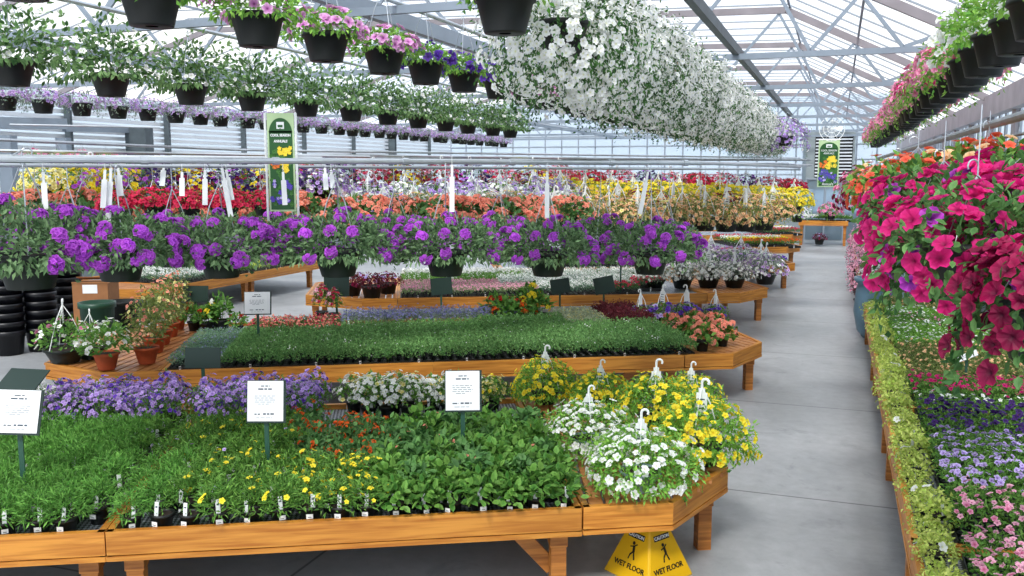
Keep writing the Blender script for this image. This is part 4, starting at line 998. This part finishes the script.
signpx('white information card on dark green post among the yellow-flowered pots', 265, 381, 422, 5.6, 36)
signpx('white information card on grey-green post in front of white flowers', 462.5, 371, 411, 5.9, 34, yaw=.05)
signpx('white information card at the left picture edge on grey-green post', 17, 391, 433, 5.2, 40, tilt=-.3, yaw=.12, roll=.06)
signpx('back of a dark green sign board tilted behind the left edge card', 20, 372, 391, 6.5, 42, front=False, tilt=-1.0, yaw=-.2)
signpx('back of a dark green sign over the lavender flowers', 202, 348, 367, 7.6, 33, front=False)
signpx('small white card on post at the left of the second bench', 257, 292, 314, 9.9, 25, tilt=-.2, yaw=.1)
signpx('back of dark green sign beside the terracotta row', 195, 286, 301, 11.2, 24, front=False)
signpx('dark green sign back before the dark purple pots', 336, 277, 296, 12, 24, front=False)
signpx('dark green sign back in the middle of third bench, left of three', 441, 278, 294, 13, 20, front=False, roll=-.1)
signpx('dark green sign back right of the tiny pink flowers', 560, 279, 293, 13.2, 18, front=False, roll=-.15)
signpx('dark green sign back beside the tiny white flowers', 604, 277, 293, 13.3, 19, front=False, roll=-.2)
signpx('small white sign on thin post behind the tiny white flowers', 621, 253, 262, 14.5, 13, tilt=-.4)
# slanted white stake on right bench
p = dep(967, 356, 8.0)
r = thing('plant_stake', 'white slanted card on dark post on the right bench', 'sign', (p.x, p.y, ZS - .04), -.5)
m = MB(); m.box(-.012, -.006, 0, .012, .006, p.z - ZS + .02); obj('post', m, M_greenpost, r)
m = MB(); m.box(-.09, -.0015, -.035, .09, .0015, .035); card_text(m, .18, .07, [(.6, .1, .8, .06), (.35, .1, .7, .06)]); o = obj('card', m, [M_card, M_ink], r, loc=(0, -.008, p.z - ZS + .04)); o.rotation_euler = (-.9, -.5, 0)

def text_mesh(s, size, bold=0.0):
    cu = bpy.data.curves.new('t', 'FONT'); cu.body = s; cu.size = size; cu.align_x = 'CENTER'; cu.align_y = 'CENTER'; cu.extrude = .0012; cu.offset = bold; cu.resolution_u = 3
    o = bpy.data.objects.new('t', cu); C.objects.link(o)
    dg = bpy.context.evaluated_depsgraph_get(); dg.update(); me = bpy.data.meshes.new_from_object(o.evaluated_get(dg)); 
    bpy.data.objects.remove(o); bpy.data.curves.remove(cu); return me
def lettering(s, size, parent, loc, rot, mat, name='lettering', bold=0.0, sx=1):
    me = text_mesh(s, size, bold); me.materials.clear(); me.materials.append(mat)
    o = obj(name, me, None, parent, loc=loc); o.rotation_euler = rot; o.scale = (sx, 1, 1); return o
M_bgreen = plain('banner_green', '3f7a2c', .5); M_bdark = plain('banner_dark', '1e5a24', .5); M_blight = plain('banner_pale', 'bcd6a4', .5)
M_byel = plain('banner_yellow', 'ffe23a', .5); M_bor = plain('banner_orange', 'f07a28', .5); M_bvio = plain('banner_violet', '5a48b8', .5); M_blav = plain('banner_lavender', 'c8bcf0', .5)
def banner(label, px, y0, y1, wpx, D, stand=False, yaw=0, flowers=None):
    a, b = dep(px, y0, D), dep(px, y1, D); h = a.z - b.z; w = wpx * D / 900
    r = thing('banner', label, 'banner', (a.x, a.y, b.z), yaw)
    m = MB(); m.box(-w / 2, -.002, 0, w / 2, .004, h); obj('panel', m, M_blight, r)
    m = MB(); m.box(-w * .43, -.005, h * .02, w * .43, -.002, h * .82); 
    n = 20; pts = [(w * .43 * math.cos(PI * i / n), h * .8 + h * .15 * math.sin(PI * i / n)) for i in range(n + 1)]
    vs = [(x, -.005, z) for x, z in pts] + [(x, -.002, z) for x, z in pts]
    m.add(vs, [tuple(range(n + 1)), tuple(range(n + 1, 2 * n + 2))[::-1]] + [(i, n + 1 + i, n + 2 + i, i + 1) for i in range(n)]); obj('green_field', m, M_bdark, r)
    m = MB(); m.box(-w * .14, -.008, h * .84, w * .14, -.0052, h * .91); obj('emblem', m, M_white, r)
    m = MB(); m.box(-w * .09, -.0095, h * .855, w * .09, -.0082, h * .88); m.box(-w * .03, -.0095, h * .83, w * .03, -.0082, h * .845); obj('emblem_bar', m, M_bdark, r)
    lettering('COOL SEASON', w * .13, r, (0, -.0075, h * .775), (PI / 2, 0, 0), M_white, bold=.001, sx=.85)
    lettering('ANNUALS', w * .13, r, (0, -.0075, h * .715), (PI / 2, 0, 0), M_white, bold=.001, sx=.85)
    for kk, (mat, n, zr, xr, sz) in enumerate(((M_bgreen, 40, (.05, .62), (-.38, .38), .09), (M_bor, 9, (.42, .55), (-.38, -.1), .075), (M_byel, 26, (.4, .66), (-.12, .36), .085), (M_bvio, 16, (.08, .36), (-.4, .38), .1), (M_blav, 8, (.1, .34), (-.36, .34), .06))):
        m = MB()
        for q in range(n):
            m.flower(Vector((U(*xr) * w, -.006 - kk * .0012 - R() * .001, U(*zr) * h)), Vector((0, -1, 0)), sz * w * U(.9, 1.25), 5, .5, .002, .7, 0)
        obj('printed_picture', m, mat, r)
    if not stand: lettering('Annuals', w * .2, r, (0, -.0125, h * .06), (PI / 2, 0, 0), M_white, bold=.001, sx=.85)
    if stand:
        for s_ in (-1, 1):
            m = MB(); m.tube([(s_ * (w / 2 + .012), 0, -.06), (s_ * (w / 2 + .012), 0, h)], .008, 6); obj('pole', m, M_white, r)
    else:
        m = MB(); m.tube([(-w / 2, 0, h + .01), (w / 2, 0, h + .01)], .015, 6); m.tube([(0, 0, h), (0, 0, h + .35)], .006, 5); obj('hanging_rod', m, M_galv, r)
    return r
banner('green COOL SEASON ANNUALS banner on white poles behind the thick pipe', 280, 113, 212, 27, 5.74, True, .0)
banner('green flower banner hanging at the far end of the aisle', 829.5, 140, 187, 20, 30, False, -.3)

# ------------------------------------------------------------------ wet floor cone
p = at(648, 572, 0)
r = thing('wet_floor_sign', 'yellow four-sided wet floor caution cone under the front bench end', 'sign', (p.x, p.y, 0), .66)
hb, ht, H_ = .2, .03, .475
m = MB(); m.add([(-hb, -hb, 0), (hb, -hb, 0), (hb, hb, 0), (-hb, hb, 0), (-ht, -ht, H_), (ht, -ht, H_), (ht, ht, H_), (-ht, ht, H_)], [(3, 2, 1, 0), (4, 5, 6, 7), (0, 1, 5, 4), (1, 2, 6, 5), (2, 3, 7, 6), (3, 0, 4, 7)])
o = obj('cone_body', m, M_yellow, r); bv = o.modifiers.new('b', 'BEVEL'); bv.width = .012; bv.segments = 2
slope = math.atan2(hb - ht, H_)
for a in (0, -PI / 2):
    rot = Euler((PI / 2 - slope, 0, 0)).to_matrix(); Z = Matrix.Rotation(a, 3, 'Z')
    def face(x, z, e=.001): # x along the face, z height
        y = -(hb + (ht - hb) * z / H_) - e; return Z @ Vector((x, y, z))
    fr = (Z @ rot).to_euler()
    q = MB(); q.box(-.066, -.017, -.001, .066, .017, .001); o = obj('black_strip', q, M_black, r, loc=face(0, .265)); o.rotation_euler = fr
    lettering('CAUTION', .028, r, face(0, .265, .0028), fr, M_white, bold=.0006)
    lettering('WET FLOOR', .045, r, face(0, .085, .002), fr, M_black, bold=.001)
    q = MB()   # falling figure pictogram, in the face plane
    def seg(a_, b_, w_): q.beam((a_[0], a_[1], 0), (b_[0], b_[1], 0), w_, .002)
    q.lathe([(.001, .001), (.014, .001)], 12, (-.006, .078, 0)); 
    for s_ in (((0, .06), (.008, .012), .022), ((.0, .055), (-.035, .045), .009), ((.0, .055), (.03, .075), .009), ((.008, .015), (.03, -.045), .012), ((.006, .015), (-.022, -.015), .012), ((-.022, -.015), (-.03, -.05), .01)): seg(*s_)
    o = obj('falling_figure', q, M_black, r, loc=face(.0, .163, .002)); o.rotation_euler = fr; o.scale = (.8, .8, 1)

# ------------------------------------------------------------------ odds and ends
# stacks of black nursery pots at left
sp = MB(); sp.lathe([(.08, 0), (.17, 0), (.205, .28), (.222, .285), (.222, .34), (.21, .34), (.175, .02), (.01, .015)], 26)
npm = sp.mesh('nursery_pot', plain('nursery_black', '080a12', .4), True)
for si, (px, py, cnt, lab) in enumerate(((10, 354, 10, 'left stack'), (43, 350, 10, 'middle stack'), (70, 341, 9, 'right stack'), (27, 334, 10, 'rear stack'), (58, 331, 10, 'rear right stack'))):
    b = at(px, py, 0)
    for k in range(cnt):
        o = bpy.data.objects.new('nursery_pot', npm); C.objects.link(o); o.location = (b.x, b.y, k * .125); o.rotation_euler = (0, 0, U(0, 6))
        tag(o, 'large black nursery pot nested in the %s, %s from the floor' % (lab, nth(k + 1)), 'pot', 'stacked black nursery pots')
b = dep(96, 290, 12.6)
r = thing('cardboard_box', 'tall brown cardboard box with a white label at left', 'box', (b.x, b.y, 0), .05)
m = MB(); m.box(-.24, -.2, 0, .24, .2, .98); obj('box_body', m, M_card_box, r)
m = MB(); m.box(-.24, -.21, .98, .24, -.2, 1.0); m.box(-.24, -.36, .985, .24, -.2, .992, Matrix.Rotation(-.3, 4, 'X')) ; obj('flap', m, M_card_box, r)
m = MB(); m.box(-.1, -.203, .84, .1, -.2, .96); obj('label_sheet', m, M_card, r)
b = dep(97, 305, 11.4)
m = MB(); m.lathe([(.17, 0), (.2, .8), (.225, .8), (.225, .87), (.205, .87), (.18, .05), (.01, .05)], 26)
obj('waste_tub', m, M_tub, loc=(b.x, b.y, 0), smooth=True, label='dark green round tub in front of the cardboard box', cat='tub')
b = dep(123, 303, 12); m = MB(); m.lathe([(.15, 0), (.2, .75), (.215, .75), (.215, .8), (.2, .8), (.16, .05), (.01, .05)], 24)
obj('waste_tub', m, M_pot, loc=(b.x, b.y, 0), smooth=True, label='black round tub right of the green tub', cat='tub')
# blue glazed barrel planter on the aisle side and pots on the ledge behind
def urn(name, label, p, s, mat, sy=1):
    m = MB(); m.lathe([(.14 * s, 0), (.22 * s, .1 * s), (.27 * s, .35 * s), (.25 * s, .62 * s * sy), (.23 * s, .72 * s * sy), (.28 * s, .76 * s * sy), (.28 * s, .8 * s * sy), (.24 * s, .8 * s * sy), (.2 * s, .6 * s * sy), (.01, .58 * s * sy)], 30)
    return obj(name, m, mat, loc=p, smooth=True, label=label, cat='pot')
urn('glazed_planter', 'tall blue-grey glazed planter at the corner of the right bench', G(.62, 14.55, 0), 1.15, M_blue)
urn('glazed_planter', 'second blue-grey glazed planter beside the corner one', G(1.3, 14.6, 0), 1.1, M_blue)
urn('glazed_planter', 'pale grey-blue urn behind the silver-leaved pots', G(.95, 15.6, 0), 1.5, M_stone)
urn('glazed_planter', 'pale grey urn farther right by the wall', G(1.55, 15.9, 0), 1.35, M_stone)
for k, (l, d_, kd, lab) in enumerate(((.62, 14.55, 'osteow', 'silvery white-flowered mound in the corner planter'), (1.3, 14.6, 'maroonpot', 'dark mauve flowered pot on the second planter'))):
    put(kd, G(l, d_, .80), lab, s=.8)
proto('astilbe', 'potted_plant', 'potted plant', pot=(.11, .08, .15), Rr=.22, H=.8, T=.03, phi=1.4, leaf='maroon', nleaf=260, L=.04, W=.014, fl='palepink', nf=130, fr=.02, core=.2, variants=1)
for k in range(7):
    put('astilbe', G(.5, 16.6 + k * 1.1, .0 if k % 2 else .1), 'tall dusty pink feathery plant along the aisle, %s from the camera' % nth(k + 1), 'dusty pink plants by the aisle', s=1.15)
# end wall: fan box with louvers, round fan, door
c0 = dep(829, 150, 33.5)
ef = G(0, DE - .25)
def onend(px, py):  # point on a plane just before the end wall
    r_ = ray(px, py); n = (SA, CA); t = (DE - .3) / (r_[0] * n[0] + r_[1] * n[1]); return Vector((r_[0] * t, r_[1] * t, CAMH + r_[2] * t))
a, b = onend(812, 135), onend(848, 178); w_ = (Vector((b.x, b.y)) - Vector((a.x, a.y))).length; hh = a.z - b.z
r = thing('ventilation_unit', 'grey louvred ventilation unit on the end wall behind the banner', 'ventilator', (a.x, a.y, b.z), -AZ)
m = MB(); m.box(-.2, 0, -.4, w_ + .2, .12, hh + .1); obj('housing', m, M_grey, r)
m = MB()
for k in range(13): m.box(.15, -.05, .05 + k * hh / 13, w_ + .1, .0, .05 + k * hh / 13 + .05, None)
obj('louver', m, M_slatwhite, r)
m = MB(); m.box(.13, -.005, .02, w_ + .12, .001, hh); obj('dark_opening', m, M_black, r)
c = dep(832, 129, 27)
r = thing('circulation_fan', 'round caged fan hanging above the far banner', 'fan', tuple(c), -AZ)
m = MB()
for rr in (.12, .24, .36):
    m.tube([(rr * math.cos(t * PI / 12), -.06 if rr < .3 else 0, rr * math.sin(t * PI / 12)) for t in range(25)], .012, 5, caps=False)
for k in range(12): t = k * PI / 6; m.tube([(0, -.08, 0), (.36 * math.cos(t), 0, .36 * math.sin(t))], .006, 4)
obj('cage', m, M_white, r)
m = MB()
for k in range(4):
    t = k * PI / 2; m.add([(0, .02, 0), (.28 * math.cos(t - .3), 0, .28 * math.sin(t - .3)), (.3 * math.cos(t), .02, .3 * math.sin(t)), (.28 * math.cos(t + .3), .05, .28 * math.sin(t + .3))], [(0, 1, 2), (0, 2, 3)])
obj('blades', m, M_galv, r)
m = MB(); m.tube([(0, .05, 0), (0, .05, 3.83 - c.z)], .012, 6); m.lathe([(.001, .0), (.06, .0), (.06, .01)], 12, (0, .05, 0)); obj('hanger_rod', m, M_galv, r)
a, b = onend(806, 180), onend(862, 243)
m = MB(); m.beam(Vector((a.x, a.y, 1.1)), Vector((b.x, b.y, 1.1)), .05, 2.2); struct('door_1', m, M_wallglass)
m = MB()
for t in (0, .33, .66, 1): q = Vector((a.x, a.y)).lerp(Vector((b.x, b.y)), t); m.beam((q.x, q.y - .03, 0), (q.x, q.y - .03, 2.25), .06, .06)
m.beam(Vector((a.x, a.y - .03, 2.25)), Vector((b.x, b.y - .03, 2.25)), .06, .06); struct('door_1_frame', m, M_bar)
m = MB(); p = dep(806, 120, 31); m.beam((p.x, p.y, 0), (p.x, p.y, 3.8), .1, .1); struct('column_20', m, M_truss)
m = MB(); p = dep(861, 190, 30); m.beam((p.x, p.y, 0), (p.x, p.y, 2.4), .08, .08); struct('column_21', m, M_darkpost)
f7 = G(-.2, 32.6); put('petrose', (f7.x, f7.y, .9), 'pale pink mound behind the far bench near the door', s=1.2)
for k in range(4): put('petrose', G(.75 + .3 * (k % 2), 30 + k * .6, .1), 'pink plants on the floor near the end door, %s' % nth(k + 1), 'pink plants near the end door', s=1)
put('maroonpot', G(-.5, 32.3, .05), 'black pot under the far bench', s=1)
# caged lamps hung under the long beam
for k, d_ in enumerate((8.9, 12.4, 16.2, 20)):
    p = G(-1.45, d_, 3.55)
    r = thing('caged_lamp', 'small wire-caged hanging lamp under the long beam, %s from the camera' % nth(k + 1), 'lamp', tuple(p), 0, 'caged lamps along the beam')
    m = MB(); 
    for q in range(8): t = q * PI / 4; m.tube([(.03 * math.cos(t), .03 * math.sin(t), .13), (.09 * math.cos(t), .09 * math.sin(t), .06), (.09 * math.cos(t), .09 * math.sin(t), -.06), (.03 * math.cos(t), .03 * math.sin(t), -.12)], .004, 4)
    for z in (.06, 0, -.06): m.tube([(.09 * math.cos(t * PI / 8), .09 * math.sin(t * PI / 8), z) for t in range(17)], .004, 4, caps=False)
    obj('cage', m, plain('cage_brass', 'c9a070', .4, .5), r)
    m = MB(); m.lathe([(.001, .06), (.03, .04), (.045, 0), (.03, -.05), (.001, -.07)], 14); obj('bulb', m, M_white, r, smooth=True)
    m = MB(); m.tube([(0, 0, .12), (0, 0, .28)], .008, 6); obj('hanger_rod', m, M_galv, r)

# ------------------------------------------------------------------ remove unused originals
for vs in PROTO.values():
    if isinstance(vs, list):
        for o in vs:
            def wipe(x):
                for ch in KIDS.get(x.name, []): wipe(ch)
                bpy.data.objects.remove(x)
            wipe(o)
KIND_CAT = 0

# ------------------------------------------------------------------ light, sky, camera
wd = bpy.data.worlds.new('World'); scene.world = wd; wd.use_nodes = True; nt = wd.node_tree; N = nt.nodes; L = nt.links
bg = N['Background']; tc = N.new('ShaderNodeTexCoord'); n = N.new('ShaderNodeTexNoise'); n.inputs['Scale'].default_value = 2.5; n.inputs['Detail'].default_value = 5
L.new(tc.outputs['Generated'], n.inputs['Vector']); r_ = N.new('ShaderNodeValToRGB'); r_.color_ramp.elements[0].position = .35; r_.color_ramp.elements[1].position = .6
r_.color_ramp.elements[0].color = (.72, .82, 1, 1); r_.color_ramp.elements[1].color = (1, .985, .97, 1)
L.new(n.outputs['Fac'], r_.inputs['Fac']); L.new(r_.outputs['Color'], bg.inputs['Color']); bg.inputs['Strength'].default_value = 1.35
sl = bpy.data.lights.new('sun', 'SUN'); sl.energy = 2.8; sl.angle = math.radians(12); sl.color = (1, .97, .92)
so = bpy.data.objects.new('sun', sl); C.objects.link(so); so.rotation_euler = (math.radians(38), math.radians(-14), 0)
cam = bpy.data.cameras.new('camera'); co = bpy.data.objects.new('camera', cam); C.objects.link(co)
co.location = (0, 0, CAMH); co.rotation_euler = (PI / 2 - PITCH, 0, 0)
cam.sensor_width = 36; cam.lens = 36 * F / 1024; cam.clip_start = .05; cam.clip_end = 200
scene.camera = co
vs_ = scene.view_settings; vs_.view_transform = 'Standard'; vs_.look = 'None'; vs_.gamma = 1; vs_.use_curve_mapping = False; vs_.exposure = .25
scene.cycles.max_bounces = 8; scene.cycles.transparent_max_bounces = 24; scene.cycles.use_denoising = True
